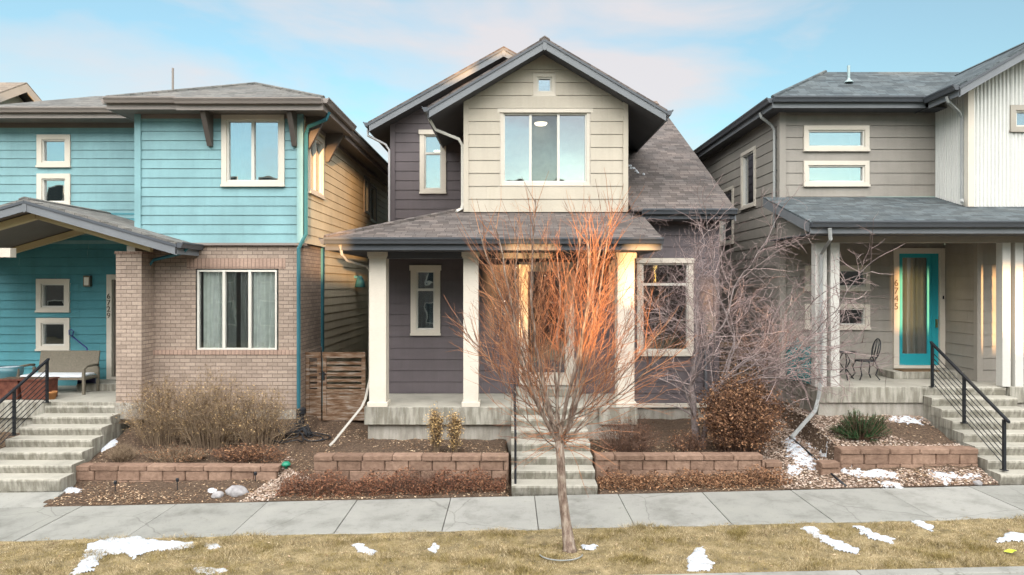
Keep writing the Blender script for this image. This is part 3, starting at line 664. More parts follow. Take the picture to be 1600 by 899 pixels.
r = MB(); r.box(4.62, 4.92, 16.22, 16.375, 2.55, 3.15); r.box(4.68, 4.74, 16.3, 16.36, 1.0, 2.55); r.build('meter_box', m_paint('meter_grey', (0.12, 0.12, 0.13)), M_, bevel=0.01)
steps('entry_steps', 'concrete steps climbing from the sidewalk to the plum house porch, behind the young tree', 0.05, 1.6, 12.32, 0.01, 7, 0.17, 0.36, yend=14.6)
# iron handrail seen almost end on
H = thing('handrail', 'thin black handrail on the left edge of the plum house steps', 'railing', (0.12, 12.42, 0.0))
r = MB(); r.tube([(0.12,12.42,0.02),(0.12,12.42,1.02)], 0.022, 6); r.build('post', BLACK, H)
r = MB(); r.tube([(0.12,14.35,1.15),(0.12,14.35,2.1)], 0.022, 6); r.build('post', BLACK, H)
r = MB(); r.tube([(0.12,12.36,1.0),(0.12,14.4,2.1)], 0.024, 6); r.build('top_rail', BLACK, H)
for k in range(6):
    r = MB(); z = 0.15+0.13*k; r.tube([(0.12,12.44,z+0.08),(0.12,14.34,z+1.12)], 0.007, 4); r.build('bar', BLACK, H)
r = MB(); r.lathe((0.12,12.42,0.012), [(0.05,0),(0.05,0.012)], 10); r.build('foot_plate', BLACK, H)

# ================================================================== LEFT HOUSE
ZL = 1.2
B_ = thing('blue_house', 'bright blue two storey house with tan brick ground floor and hipped grey roof', 'house', (-7, 15.6, 0.7))
FD = 15.6; Fb = front(FD); Fk = front(15.65); FR = front(17.6)
bl, br = X(213, FD), X(472, FD)
EZ = 7.93
w1 = window(B_, Fb, X(347,FD), X(445,FD), Z(292,FD), Z(180,FD), 0.115, lites=(0.49,), glass=GLASS, curt=[(0, 0.49, CURTG)], label='upper window of two panes between dark brackets')
# brick ground floor
kx0, kx1 = X(237,15.65), -4.80
kw = (X(306,15.65), X(435,15.65), Z(549,15.65), Z(420,15.65))
w2 = window(B_, Fk, kw[0], kw[1], kw[2], kw[3], 0.035, lites=(0.335, 0.66), glass=GLASSM, trim=WHITE, curt=[(0.05, 0.30, CURT), (0.36, 0.47, CURTG), (0.52, 0.64, CURTG), (0.68, 0.98, CURT)], proud=0.0, label='wide three pane window with pale curtains in the brick wall')
s = MB(); flatwall(s, Fk, 0.95, 4.78, kx0-0.3, kx1, [w2]); s.box(kx0-0.3, kx1+0.03, 15.605, 15.65, 0.95, Z(553,15.65))
fl = MB()
for (a0,a1,c0,c1) in (w2,):
    for (p0,p1,q0,q1) in ((a0,a0,c0,c1),(a1,a1,c0,c1)): s.poly([(p0,15.65,q0),(p0,15.74,q0),(p0,15.74,q1),(p0,15.65,q1)])
s.poly([(kx1,15.65,0.95),(kx1,17.5,0.95),(kx1,17.5,4.78),(kx1,15.65,4.78)]); s.box(kx1, kx1+0.03, 15.65, 17.5, 0.95, Z(553,15.65))
s.build('brick_wall', BRICK, B_, recalc=False)
s = MB(); s.fbox(Fk, X(292,15.65), X(446,15.65), 0.0, 0.012, Z(420,15.65)+0.0, Z(404,15.65)); s.fbox(Fk, kx0-0.02, kx1+0.045, 0.0, 0.065, Z(554,15.65), Z(547,15.65)); s.build('soldier_course', SOLD, B_)
s = MB(); s.box(kx0-0.3, kx1+0.02, 15.62, 15.8, 0.3, 0.949); s.box(kx1-0.2, kx1+0.02, 15.8, 17.5, 0.3, 0.949); s.build('foundation', CONCP, B_)
# upper floor
s = MB(); siding(s, Fb, Z(380,FD), EZ-0.2, 0.213, lambda z: (bl, br), [w1]); s.build('front_siding', BLUE, B_, recalc=False)
s = MB(); s.box(bl-0.02, bl+0.12, FD-0.045, FD+0.05, 4.755, EZ-0.2); s.box(br-0.11, br+0.03, FD-0.045, FD+0.06, 4.755, EZ-0.2); s.build('corner_board', BLUEP, B_)
s = MB(); s.box(bl, br+0.03, FD-0.03, FD+0.3, 4.70, 4.755); s.build('belt_board', TAUPE, B_)
FS = rightf(br)
w3 = window(B_, FS, 16.03, 17.3, Z(300,16.6)-0.1, 7.45, 0.10, lites=(0.5,), glass=GLASSM, curt=[(0, 1, CURT)], label='two pane corner window on the side wall')
w4 = window(B_, FS, 22.15, 23.0, 6.15, 7.35, 0.07, glass=GLASSM, trim=TAUPE, curt=[(0, 1, CURT)])
w5 = window(B_, FS, 23.1, 24.2, 5.95, 7.25, 0.07, glass=GLASSM, trim=TAUPE, curt=[(0, 1, CURT)])
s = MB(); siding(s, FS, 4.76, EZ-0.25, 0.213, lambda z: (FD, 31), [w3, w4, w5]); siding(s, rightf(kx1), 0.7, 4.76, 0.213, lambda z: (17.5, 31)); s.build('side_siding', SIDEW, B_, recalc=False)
s = MB(); s.box(kx1-0.05, kx1+0.05, 17.43, 17.58, 0.7, 4.73); s.build('corner_board', TEALT, B_)
s = MB(); s.box(-16, br, 30.9, 31, 0.5, 7.7); s.build('rear_wall', BLUEP, B_)
# recessed entry wing
rw0 = -14.2
wa = window(B_, FR, X(59,17.6), X(111,17.6), Z(262,17.6), Z(211,17.6), 0.125, glass=GLASS, label='square upper window over the porch gable')
wb = window(B_, FR, X(59,17.6), X(111,17.6), Z(324,17.6), Z(272,17.6), 0.125, glass=GLASS, label='square window partly hidden by the porch gable')
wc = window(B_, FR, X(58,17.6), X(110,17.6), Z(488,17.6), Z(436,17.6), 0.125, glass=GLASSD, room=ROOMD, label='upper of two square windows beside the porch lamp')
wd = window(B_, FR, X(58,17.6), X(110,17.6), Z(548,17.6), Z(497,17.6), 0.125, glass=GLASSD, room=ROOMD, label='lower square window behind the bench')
s = MB(); siding(s, FR, 4.85, 8.05, 0.22, lambda z: (rw0, bl+0.02), [wa, wb]); s.build('wing_siding', BLUE, B_, recalc=False)
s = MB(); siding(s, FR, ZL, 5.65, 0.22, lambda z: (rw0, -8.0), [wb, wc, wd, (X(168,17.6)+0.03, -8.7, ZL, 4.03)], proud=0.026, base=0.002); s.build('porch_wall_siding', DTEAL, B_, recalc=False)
s = MB(); s.poly([(bl, FD, 4.7), (bl, 17.6, 4.7), (bl, 17.6, 7.7), (bl, FD, 7.7)]); s.poly([(kx0-0.3, 15.7, 0.9), (kx0-0.3, 17.6, 0.9), (kx0-0.3, 17.6, 4.7), (kx0-0.3, 15.7, 4.7)]); s.build('return_wall', BLUEP, B_, recalc=False)
# entry door: only its cream jamb shows beside the pier
d = MB(); d.ring(FR, X(168,17.6), X(168,17.6)+1.25, ZL+0.17, 4.06, 0.13, -0.08, 0.05, 0.06); D0 = d.build('door', CREAM, B_); D0['label'] = 'cream door frame mostly hidden by the brick pier'
d = MB(); d.fbox(FR, X(168,17.6)+0.13, X(168,17.6)+1.12, -0.1, -0.06, ZL+0.2, 3.95); d.build('door_leaf', m_paint('door_taupe', (0.13, 0.11, 0.09)), D0)
numerals(B_, FR, X(171.5,17.6), Z(467,17.6), '6729', NUMM, 0.20, 0.165)
L0 = MB(); L0.fbox(FR, X(134,17.6), X(145,17.6), 0.02, 0.12, Z(448,17.6), Z(431,17.6)); lan = L0.build('porch_lamp', m_flat('bronze_lamp', (0.14, 0.12, 0.09), 0.4, 0.5), B_, bevel=0.01)
L0 = MB(); L0.fbox(FR, X(136,17.6), X(143,17.6), 0.12, 0.13, Z(446,17.6), Z(433.5,17.6)); L0.build('lamp_glass', m_flat('frosted_glass', (0.6, 0.58, 0.5), 0.4), lan)
# hip roofs. the bracketed bay steps 20 cm forward
def hip(H, x0, x1, y0, y1, z0, pitch, mat, thick=0.05):
    w_ = (x1-x0)/2; xm = (x0+x1)/2; zt = z0+pitch*w_
    r = MB(); a = [(x0,y0,z0),(x1,y0,z0),(x1,y1,z0),(x0,y1,z0)]; p = (xm,y0+w_,zt); q = (xm,y1-w_,zt)
    slab(r, [a[0],a[1],p], thick); slab(r, [a[1],a[2],q,p], thick); slab(r, [a[2],a[3],q], thick); slab(r, [a[3],a[0],p,q], thick)
    o = r.build('roof', mat, H)
    c = MB(); up = Vector((0,0,0.01))
    for s_, e_ in ((a[0],p),(a[1],p),(p,q)): c.tube([Vector(s_)+up, Vector(e_)+up], 0.045, 6)
    c.build('hip_cap', mat, o); return xm, y0+w_, zt
e0, e1 = X(168,15.15), -4.10
hip(B_, e0, e1, 15.1, 31.5, EZ, 0.42, RBLUE)
gutter(B_, (e0, 15.1, EZ), (X(278,15.1), 15.1, EZ), (0,-1,0), TAUPE, TAUPE, 0.22)
gutter(B_, (X(277,15.1), 15.05, EZ-0.03), (e1, 15.05, EZ-0.03), (0,-1,0), TAUPE, TAUPE, 0.22)
gutter(B_, (e1, 15.05, EZ), (e1, 17.8, EZ), (1,0,0), TAUPE, TAUPE, 0.22); gutter(B_, (e1-0.17, 17.8, EZ-0.06), (e1-0.17, 31, EZ-0.06), (1,0,0), TAUPE, TAUPE, 0.22)
gutter(B_, (e0, 15.1, EZ), (e0, 17.5, EZ), (-1,0,0), TAUPE, TAUPE, 0.22)
s = MB(); s.box(e0+0.02, e1-0.02, 15.12, 17.8, EZ-0.24, EZ-0.22); s.box(br-0.1, e1-0.19, 17.8, 31, EZ-0.26, EZ-0.24); s.build('soffit', SOFT, B_)
s = MB(); s.box(bl, br+0.02, FD-0.025, FD+0.02, EZ-0.34, EZ-0.241); s.box(br-0.02, br+0.03, FD, 31, EZ-0.34, EZ-0.262); s.build('frieze_board', TAUPE, B_)
# wing roof
zw = 8.2; yw = 17.0
s = MB(); ww = (9.06-zw)/0.42
slab(s, [(-13.6, yw, zw), (-8.2, yw, zw), (-8.2, yw+ww, zw+0.86), (-13.6+ww, yw+ww, zw+0.86)], 0.05)
slab(s, [(-13.6, yw, zw), (-13.6+ww, yw+ww, zw+0.86), (-13.6+ww, 28, zw+0.86), (-13.6, 30, zw)], 0.05)
slab(s, [(-13.6+ww, yw+ww, zw+0.86), (-8.2, yw+ww, zw+0.86), (-8.2, 26, zw-0.5), (-13.6+ww, 26, zw-0.5)], 0.05); s.build('roof', RBLUE, B_)
gutter(B_, (-13.6, yw, zw), (-8.75, yw, zw), (0,-1,0), TAUPE, TAUPE, 0.22)
s = MB(); s.box(-13.58, -8.5, yw+0.02, 17.6, zw-0.24, zw-0.22); s.box(rw0, bl, 17.57, 17.62, zw-0.36, zw-0.241); s.build('soffit', SOFT, B_)
# brackets
def bracket(F_, a, w_=0.11):
    m = MB(); 
    m.prism([F_.p(a-w_/2,0.02,EZ-0.245), F_.p(a-w_/2,0.46,EZ-0.245), F_.p(a-w_/2,0.46,EZ-0.30), F_.p(a-w_/2,0.10,EZ-0.98), F_.p(a-w_/2,0.02,EZ-0.98)], Vector(F_.u)*w_)
    m.build('bracket', m_dkbr, B_)
m_dkbr = m_paint('bracket_taupe', (0.10, 0.085, 0.075), 0.08, 0.5)
bracket(Fb, X(321,15.3)); bracket(Fb, X(455,15.3)); bracket(FS, 15.85); bracket(FS, 17.55)
s = MB(); s.tube([(X(270,17.5), 17.5, 8.8), (X(270,17.5), 17.5, 9.35)], 0.03, 6); s.build('vent_pipe', TAUPE, B_)
# downspouts
downspout(B_, [(e1+0.02, 15.5, 7.72), (e1-0.05, 15.5, 7.55), (br+0.15, 15.56, 7.40), (br+0.09, 15.6, 7.25), (br+0.09, 15.58, 4.95), (kx1+0.02, 15.52, 4.62), (kx1+0.02, 15.52, 0.95)], TEALT, 0.045)
s = MB(); s.tube([(kx1+0.02,15.52,0.98),(kx1+0.03,15.50,0.8),(kx1+0.10,15.35,0.72),(kx1+0.2,15.1,0.70)], 0.06, 8); s.build('drain_boot', BLACK, B_)
# porch gable
px_, pz_ = X(38,14.6), 5.65; pp = 0.287; pxe = X(276,14.6); pxw = 2*px_-pxe
gable(B_, px_, pz_, pxw, pxe, pp, 14.6, 17.6, RBLUE, BARGE, SOFT, bh=0.25, gm=GUT)
s = MB()
for yy in (14.95, 17.35):
    for a, c in ((pxw+0.4, px_-0.01), (px_+0.01, pxe-0.75)):
        za = pz_-pp*abs(a-px_)-0.26; zc = pz_-pp*abs(c-px_)-0.26
        s.prism([(a,yy,za),(c,yy,zc),(c,yy,zc-0.15),(a,yy,za-0.15)], (0,0.12,0))
s.build('rafter', m_paint('ochre_trim', (0.50, 0.40, 0.22), 0.06), B_)
s = MB(); s.box(X(200,15.2), X(213,15.2), 15.15, 17.5, 4.42, 4.66); s.box(X(200,15.2)+0.01, X(213,15.2)-0.01, 15.2, 15.4, 4.2, 4.42); s.box(-13.0, X(16,14.9), 14.9, 15.08, 4.40, 4.60); s.build('porch_beam', CREAM, B_)
s = MB(); s.box(X(181,15.1), X(221,15.1), 15.1, 15.66, ZL-0.01, Z(397,15.1)); s.build('brick_pier', BRICK, B_)
s = MB(); s.box(X(181,15.1)-0.02, X(221,15.1)+0.02, 15.08, 15.66, Z(397,15.1), Z(393,15.1)); s.build('pier_cap', SOLD, B_)
s = MB(); s.box(X(180,15.1), X(222,15.1)+0.02, 15.08, 15.7, Z(655,15.1), ZL-0.011); s.build('pier_footing', CONCP, B_)
downspout(B_, [(pxe+0.06, 14.95, 4.60), (pxe-0.05, 15.0, 4.5), (X(238,15.4), 15.45, 4.36), (X(232,15.5), 15.5, 4.2), (X(232,15.5), 15.5, 0.98)], TEALT, 0.04)
s = MB(); s.box(-13.8, X(181,15.1)-0.02, 15.12, 17.6, ZL-0.36, ZL); s.box(-13.8, X(75,15.1), 15.2, 17.5, 0.3, ZL-0.362); s.box(-14, -8.3, 15.75, 17.6, 0.2, ZL-0.37); s.build('porch_slab', CONC, B_, bevel=0.01)
s = MB(); s.box(X(131,17), -8.72, 16.7, 17.56, ZL, ZL+0.17); s.build('door_stoop', CONC, B_, bevel=0.01)
steps('porch_steps', 'broad concrete steps at the far left leading up beside the brick pier', -10.25, -8.62, 12.9, -0.10, 7, 0.165, 0.365, first=0.23, flare=0.15)
s = MB(); c = [(-10.4, 12.22), (-8.35, 12.22), (-8.42, 12.95), (-10.4, 12.95)]
s.prism([(x, y, gs(x)+0.008+(0.06 if y > 12.5 else 0)) for x, y in c], (0,0,-0.15)); tag(s.build('walkway', WALKM), kind='structure')

def railing(label, x, pts, nb=6, hh=0.93):
    """pts: (y, z) feet of the posts from the top of the stairs down"""
    H = thing('stair_railing', label, 'railing', (x, pts[-1][0], pts[-1][1]))
    for (y, z) in pts:
        m = MB(); m.box(x-0.024, x+0.024, y-0.024, y+0.024, z, z+hh); m.build('post', BLACK, H)
        m = MB(); m.box(x-0.05, x+0.05, y-0.05, y+0.05, z, z+0.012); m.build('foot_plate', BLACK, H)
    a, b = pts[0], pts[-1]
    m = MB(); beam(m, (x, a[0]+0.05, a[1]+hh+0.045), (x, b[0]-0.12, b[1]+hh+0.0), 0.05, 0.045); m.build('handrail', BLACK, H)
    for k in range(nb):
        z = 0.10 + (hh-0.18)*k/nb
        m = MB(); m.tube([(x, a[0], a[1]+z), (x, b[0], b[1]+z)], 0.009, 5); m.build('bar', BLACK, H)
    return H
railing('black iron railing of seven slanting bars at the far left steps', -10.18, [(15.05, ZL), (14.05, 0.70), (12.95, 0.14)], 7)

# neighbour far left: only the end of its roof shows
N_ = thing('far_left_house', 'grey roofed house at the far left edge, only its gable end showing', 'house', (-22, 24, 0))
nx = X(42, 24); nzr = Z(129, 24)
s = MB(); s.prism([(nx-0.5, 19, 0), (nx-0.5, 29, 0), (nx-0.5, 29, nzr-2.9), (nx-0.5, 24, nzr-0.25), (nx-0.5, 19, nzr-2.9)], (-10, 0, 0)); s.build('wall', m_paint('tan_wall', (0.40, 0.36, 0.29)), N_)
s = MB(); slab(s, [(nx, 18.4, nzr-3.1), (nx, 24, nzr), (nx-12, 24, nzr), (nx-12, 18.4, nzr-3.1)], 0.05); slab(s, [(nx, 24, nzr), (nx, 29.6, nzr-3.1), (nx-12, 29.6, nzr-3.1), (nx-12, 24, nzr)], 0.05); s.build('roof', RBLUE, N_)
s = MB(); s.prism([(nx+0.002, 18.4, nzr-3.15), (nx+0.002, 24, nzr-0.052), (nx+0.002, 24, nzr-0.34), (nx+0.002, 18.4, nzr-3.43)], (-0.04,0,0)); s.prism([(nx+0.002, 29.6, nzr-3.15), (nx+0.002, 24, nzr-0.052), (nx+0.002, 24, nzr-0.34), (nx+0.002, 29.6, nzr-3.43)], (-0.04,0,0)); s.build('bargeboard', m_paint('pale_barge', (0.33, 0.32, 0.30)), N_)
s = MB(); s.prism([(nx-0.05, 18.4, nzr-3.4), (nx-0.05, 24, nzr-0.3), (nx-0.5, 24, nzr-0.3), (nx-0.5, 18.4, nzr-3.4)], (0,0,-0.02)); s.build('soffit', SOFT, N_)

# ================================================================== RIGHT HOUSE
ZR = 1.61
G_ = thing('grey_house', 'grey sided house with white corrugated gable, slate coloured roofs and a turquoise door', 'house', (9, 16.6, 1.0))
FG = front(16.6); XG = 6.6; WX = 10.39; YW = 15.44; FW = front(YW); FSd = leftf(XG)
wa = window(G_, FG, X(1255,16.6), X(1357,16.6), Z(237,16.6), Z(197,16.6), 0.105, glass=GLASS, label='upper of two wide low windows on the first floor')
wb = window(G_, FG, X(1255,16.6), X(1357,16.6), Z(292,16.6), Z(252,16.6), 0.105, glass=GLASS, label='lower of two wide low windows on the first floor')
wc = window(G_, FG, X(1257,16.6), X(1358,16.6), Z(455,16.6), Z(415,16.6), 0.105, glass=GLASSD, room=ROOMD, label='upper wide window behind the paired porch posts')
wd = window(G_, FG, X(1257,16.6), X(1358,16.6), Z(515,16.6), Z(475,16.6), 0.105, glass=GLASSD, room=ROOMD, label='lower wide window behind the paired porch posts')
ddx0, ddx1, ddz0, ddz1 = X(1395,16.6), X(1475,16.6), ZR+0.17, Z(388,16.6)
s = MB(); siding(s, FG, 5.94, 8.05, 0.288, lambda z: (XG, WX), [wa, wb]); siding(s, FG, ZR, 5.93, 0.265, lambda z: (XG, 10.6), [wc, wd, (ddx0+.03, ddx1-.03, ZR, ddz1-.03)]); s.build('front_siding', GREY, G_, recalc=False)
we = window(G_, FSd, 18.2, 19.3, 5.9, 7.5, 0.09, glass=GLASS, label='tall side window catching the sunset')
wf = window(G_, FSd, 20.0, 21.3, 5.0, 6.7, 0.09, glass=GLASS, label='side window lower on the wall')
s = MB(); siding(s, FSd, 0.8, 8.0, 0.265, lambda z: (16.6, 31), [we, wf]); s.build('side_siding', GREY, G_, recalc=False)
s = MB(); s.box(XG-0.035, XG+0.12, 16.55, 16.68, 0.9, 8.0); s.build('corner_board', GREYP, G_)
s = MB(); s.box(XG, 16, 30.9, 31, 0.5, 8); s.build('rear_wall', GREYP, G_)
# corrugated metal gable
def corrug(mb, F_, a0, a1, z0, ztop, pitch=0.085, amp=0.016):
    n = int((a1-a0)/(pitch/6)); pr = None
    for k in range(n+1):
        a = a0+(a1-a0)*k/n; q = 0.02+amp*math.tanh(2.2*math.sin(2*math.pi*(a-a0)/pitch))
        if pr: mb.poly([F_.p(pr[0],pr[1],z0), F_.p(a,q,z0), F_.p(a,q,ztop(a)), F_.p(pr[0],pr[1],ztop(pr[0]))])
        pr = (a, q)
wxr, wzr, wp = 11.9, 9.37, 0.575; wxl = 9.83; wr1 = 2*wxr-WX
wg = window(G_, FW, X(1577,YW), X(1577,YW)+0.9, Z(207,YW), Z(165,YW), 0.12, glass=GLASS, trim=m_paint('taupe_window', (0.34, 0.31, 0.26)), label='window in the white corrugated gable at the right edge')
s = MB(); zt = lambda a: wzr-0.2-wp*abs(a-wxr)
zlow = lambda: 5.1+0.32*(YW-14.0)
for a0, a1, z0, z1 in ((WX, wg[0], zlow(), None), (wg[1], wr1, zlow(), None)): corrug(s, FW, a0, a1, z0, zt)
corrug(s, FW, wg[0], wg[1], zlow(), lambda a: wg[2]); corrug(s, FW, wg[0], wg[1], wg[3], zt)
corrug(s, leftf(WX), YW, 16.6, 5.5, lambda a: 8.15); s.build('corrugated_wall', WCOR, G_, recalc=False)
s = MB(); s.box(WX-0.035, WX+0.10, YW-0.05, YW+0.08, zlow(), 8.2); s.build('corner_board', CREAM, G_)
# porch-level block below it
bx = 10.6
s = MB(); siding(s, leftf(bx), ZR, 5.5, 0.265, lambda z: (YW, 16.6)); siding(s, FW, ZR, 5.4, 0.265, lambda z: (bx, 13.5)); s.build('porch_block_siding', GREY, G_, recalc=False)
s = MB(); s.box(bx-0.03, bx+0.10, YW-0.04, YW+0.08, ZR, 5.45); s.build('corner_board', GREYP, G_)
# roofs
gez = 8.22; gy = 16.1
hip_r = MB(); hp = 0.567; w_ = 2.33
slab(hip_r, [(6.22,gy,gez),(13,gy,gez),(13,gy+w_,gez+hp*w_),(6.22+w_,gy+w_,gez+hp*w_)], 0.05)
slab(hip_r, [(6.22,gy,gez),(6.22+w_,gy+w_,gez+hp*w_),(6.22+w_,29,gez+hp*w_),(6.22,31,gez)], 0.05)
slab(hip_r, [(6.22+w_,gy+w_,gez+hp*w_),(15,gy+w_,gez+hp*w_),(15,29,gez+hp*w_),(6.22+w_,29,gez+hp*w_)], 0.05); rr = hip_r.build('roof', RRIGHT, G_)
c = MB(); c.tube([(6.22,gy,gez+0.01),(6.22+w_,gy+w_,gez+hp*w_+0.01)], 0.045, 6); c.build('hip_cap', RRIGHT, rr)
gutter(G_, (6.22,gy,gez), (9.83,gy,gez), (0,-1,0), GUT, BARGE, 0.22); gutter(G_, (6.22,gy,gez), (6.22,31,gez), (-1,0,0), GUT, BARGE, 0.22)
s = MB(); s.box(6.25, WX, gy+0.03, 16.6, gez-0.24, gez-0.22); s.box(6.25, XG, 16.6, 31, gez-0.24, gez-0.22); s.build('soffit', SOFF, G_)
gable(G_, wxr, wzr, wxl, 2*wxr-wxl, wp, 14.9, 18.6, RRIGHT, BARGE, SOFF, gl=False, bh=0.25)
gutter(G_, (wxl,14.9,8.18), (wxl,16.0,8.18), (-1,0,0), GUT, BARGE, 0.22)
s = MB(); s.lathe((X(1317,17.6), 17.3, 8.9), [(0.12,0.02),(0.05,0.09),(0.035,0.12),(0.035,0.45)], 10); s.build('vent_pipe', m_flat('galvanised', (0.3,0.38,0.38), 0.5, 0.3), G_)
# porch roof
pe, pz, ps = 14.0, 5.1, 0.32; pl = 6.18
s = MB(); slab(s, [(pl,pe,pz),(14.5,pe,pz),(14.5,16.58,pz+ps*2.58),(pl,16.58,pz+ps*2.58)], 0.04); s.build('porch_roof', RRIGHT, G_)
s = MB(); s.prism([(pl,pe,pz-0.042),(pl,16.58,pz+ps*2.58-0.042),(pl,16.58,pz+ps*2.58-0.24),(pl,pe,pz-0.24)], (0.025,0,0)); s.build('bargeboard', BARGE, G_)
gutter(G_, (pl,pe,pz), (14.5,pe,pz), (0,-1,0), GUT, BARGE, 0.22)
s = MB(); s.box(pl+0.03, 14.4, pe+0.03, 16.55, 4.84, 4.86); s.build('soffit', SOFF, G_)
s = MB(); s.box(6.45, 14.3, 14.62, 14.8, 4.70, 4.84); s.box(6.45, 6.6, 14.8, 16.55, 4.70, 4.84); s.build('porch_beam', GREYP, G_)
s = MB()
s.prism([(6.5,14.85,4.86),(6.5,16.57,4.86),(6.5,16.57,pz+ps*2.5-0.24),(6.5,14.85,4.95)], (0.03,0,0)); s.build('porch_infill', GREYP, G_)
PO = m_paint('post_white', (0.50, 0.49, 0.45), 0.05)
for a, b in ((1275,1293),(1299,1313),(1568,1581),(1588,1601)):
    c = MB(); x0, x1 = X(a,14.6), X(b,14.6); c.box(x0, x1, 14.63, 14.83, ZR, 4.70); c.build('post', PO, G_, bevel=0.006)
s = MB(); s.box(XG-0.01, 8.86, 14.6, 16.6, ZR-0.34, ZR); s.box(8.86, 14.5, 14.72, 16.6, ZR-0.34, ZR-0.002); s.box(10.72, 14.5, 14.6, 14.72, ZR-0.34, ZR); s.build('porch_slab', CONC, G_, bevel=0.01)
s = MB(); s.box(XG+0.04, 14.5, 14.65, 16.6, 0.2, ZR-0.342); s.build('porch_footing', CONCP, G_)
s = MB(); s.box(X(1395,15.9), X(1516,15.9), 15.85, 16.57, ZR, ZR+0.165); s.build('door_stoop', CONC, G_, bevel=0.01)
# turquoise door
TQ = m_paint('turquoise_door', (0.02, 0.29, 0.335), 0.05, 0.4)
d = MB(); d.ring(FG, ddx0, ddx1, ddz0, ddz1, 0.13, -0.06, 0.05, 0.06); D0 = d.build('door', CREAM, G_); D0['label'] = 'turquoise door with a tall glass pane in a cream frame'
a0, a1, c0, c1 = ddx0+0.13, ddx1-0.13, ddz0+0.06, ddz1-0.13
d = MB(); d.fbox(FG, a0, a0+0.11, -0.05, -0.01, c0, c1); d.fbox(FG, a1-0.27, a1, -0.05, -0.01, c0, c1); d.fbox(FG, a0+0.11, a1-0.27, -0.05, -0.01, c0, c0+0.28); d.fbox(FG, a0+0.11, a1-0.27, -0.05, -0.01, c1-0.10, c1); d.fbox(FG, a1-0.17, a1-0.155, -0.01, 0.0, c0+0.1, c1-0.06); d.build('door_leaf', TQ, D0)
d = MB(); d.fbox(FG, a0+0.10, a1-0.26, -0.035, -0.03, c0+0.27, c1-0.09); d.build('door_glass', GLASSD, D0)
d = MB(); curtain(d, FG, a0+0.1, a1-0.26, c0+0.2, c1-0.05, -0.12, 5, 0.02); d.build('door_curtain', m_flat('door_curtain', (0.20, 0.21, 0.17), 0.8), D0, smooth=True, recalc=False)
d = MB(); d.fbox(FG, a0, a1, -0.3, -0.28, c0, c1); d.build('hall', ROOMD, D0)
d = MB(); d.fbox(FG, a1-0.075, a1-0.045, -0.01, 0.04, c0+0.92, c0+1.12); d.build('door_handle', m_flat('brass', (0.35,0.25,0.1), 0.35, 0.8), D0)
d = MB(); d.fbox(FG, ddx1-0.065, ddx1-0.035, 0.05, 0.065, 3.45, 3.53); d.build('doorbell', BLACK, G_)
numerals(G_, FG, ddx0+0.055, Z(447,16.6), '6745', NUMM, 0.22, 0.19)
GP = m_paint('grey_pipe', (0.30, 0.31, 0.30))
downspout(G_, [(6.16,16.75,8.02),(6.2,16.75,7.9),(6.46,16.78,7.72),(6.53,16.78,7.6),(6.53,16.78,5.2)], GP, 0.04)
downspout(G_, [(9.78,15.25,8.0),(9.82,15.25,7.88),(10.24,15.52,7.72),(10.32,15.55,7.6),(10.32,15.55,5.75),(10.22,15.4,5.66)], GP, 0.04)
downspout(G_, [(X(1297,13.9),13.92,4.95),(X(1296,14),13.95,4.72),(X(1286,14.4),14.3,4.58),(X(1284,14.55),14.57,4.45),(X(1284,14.55),14.57,1.75),(X(1278,14.5),14.5,1.35),(X(1272,14.4),14.35,1.15),(X(1232,13.9),13.75,0.72)], GP, 0.042)
steps('stair_flight', 'concrete steps at the far right rising to the grey house porch', 8.88, 10.68, 12.32, gs(9.5)-0.02, 8, 0.175, 0.335)
railing('black iron railing slanting down the right hand steps', 9.07, [(14.62, ZR), (13.6, 1.04), (12.5, 0.40)], 7)
# ================================================================== ACROSS THE STREET (added sun blocker behind the viewer, holed for sun patches; shows in the panes)
YB = -20.0; HB = 11.2
def opn(x0, x1, z0, z1, D): k = D - YB; return (x0 + SUN_AZ*k, x1 + SUN_AZ*k, z0 + SUN_EL*k, z1 + SUN_EL*k)  # opening sized and placed so a sun patch lands on the given spot
OPS = [opn(0.7, 1.7, 2.8, 4.85, 9.9), opn(2.05, 2.66, 3.35, 4.5, 16.3), opn(4.72, 4.95, 2.4, 3.9, 16.3), opn(10.62, 11.45, 2.35, 4.1, 15.4), opn(9.45, 10.45, 2.7, 4.1, 16.5), (-4.72+SUN_AZ*35.7, -4.72+SUN_AZ*42.0, 4.0+SUN_EL*37, 7.25+SUN_EL*38)]
A_ = thing('townhouse_blocker', 'unseen townhouse row across the street, added to block the sun, holed for sun patches, reflected in the windows', 'house', (0, YB, 0))
FA = Fr((0, YB, 0), (1, 0, 0), (0, 1, 0))
s = MB(); zs = sorted(set([-1.5, HB] + [q for o in OPS for q in o[2:] if q < HB]))
for za, zb in zip(zs, zs[1:]):
    segs = [(-42, 46)]
    for o in OPS:
        if o[2] < (za+zb)/2 < o[3]: segs = [t for a, b in segs for t in ((a, min(b, o[0])), (max(a, o[1]), b)) if t[1] > t[0]]
    for a, b in segs: s.box(a, b, YB-0.3, YB, za, zb)
s.build('wall', m_paint('umber_wall', (0.16, 0.13, 0.115)), A_)
wm = m_flat('far_window', (0.03, 0.035, 0.04), 0.1); wb0 = None
s = MB(); s.box(-0.6, 0.6, YB, YB+0.05, 0, 1.6); w0 = s.build('window', wm, A_); s = MB(); s.ring(FA, -0.7, 0.7, -0.1, 1.7, 0.1, 0, 0.08); f0 = s.build('frame', CREAM, w0)
first = True
for fx in range(-12, 14):
    for fz in (0.8, 4.0, 7.2, 10.2):
        x = fx*3.1+0.5
        if any(o[0]-0.9 < x < o[1]+0.9 and o[2]-1.8 < fz < o[3]+0.3 for o in OPS): continue
        if first: w0.location = (x, 0, fz); first = False; continue
        w = w0.copy(); COL.objects.link(w); w.location = (x, 0, fz); f = f0.copy(); COL.objects.link(f); f.parent = w

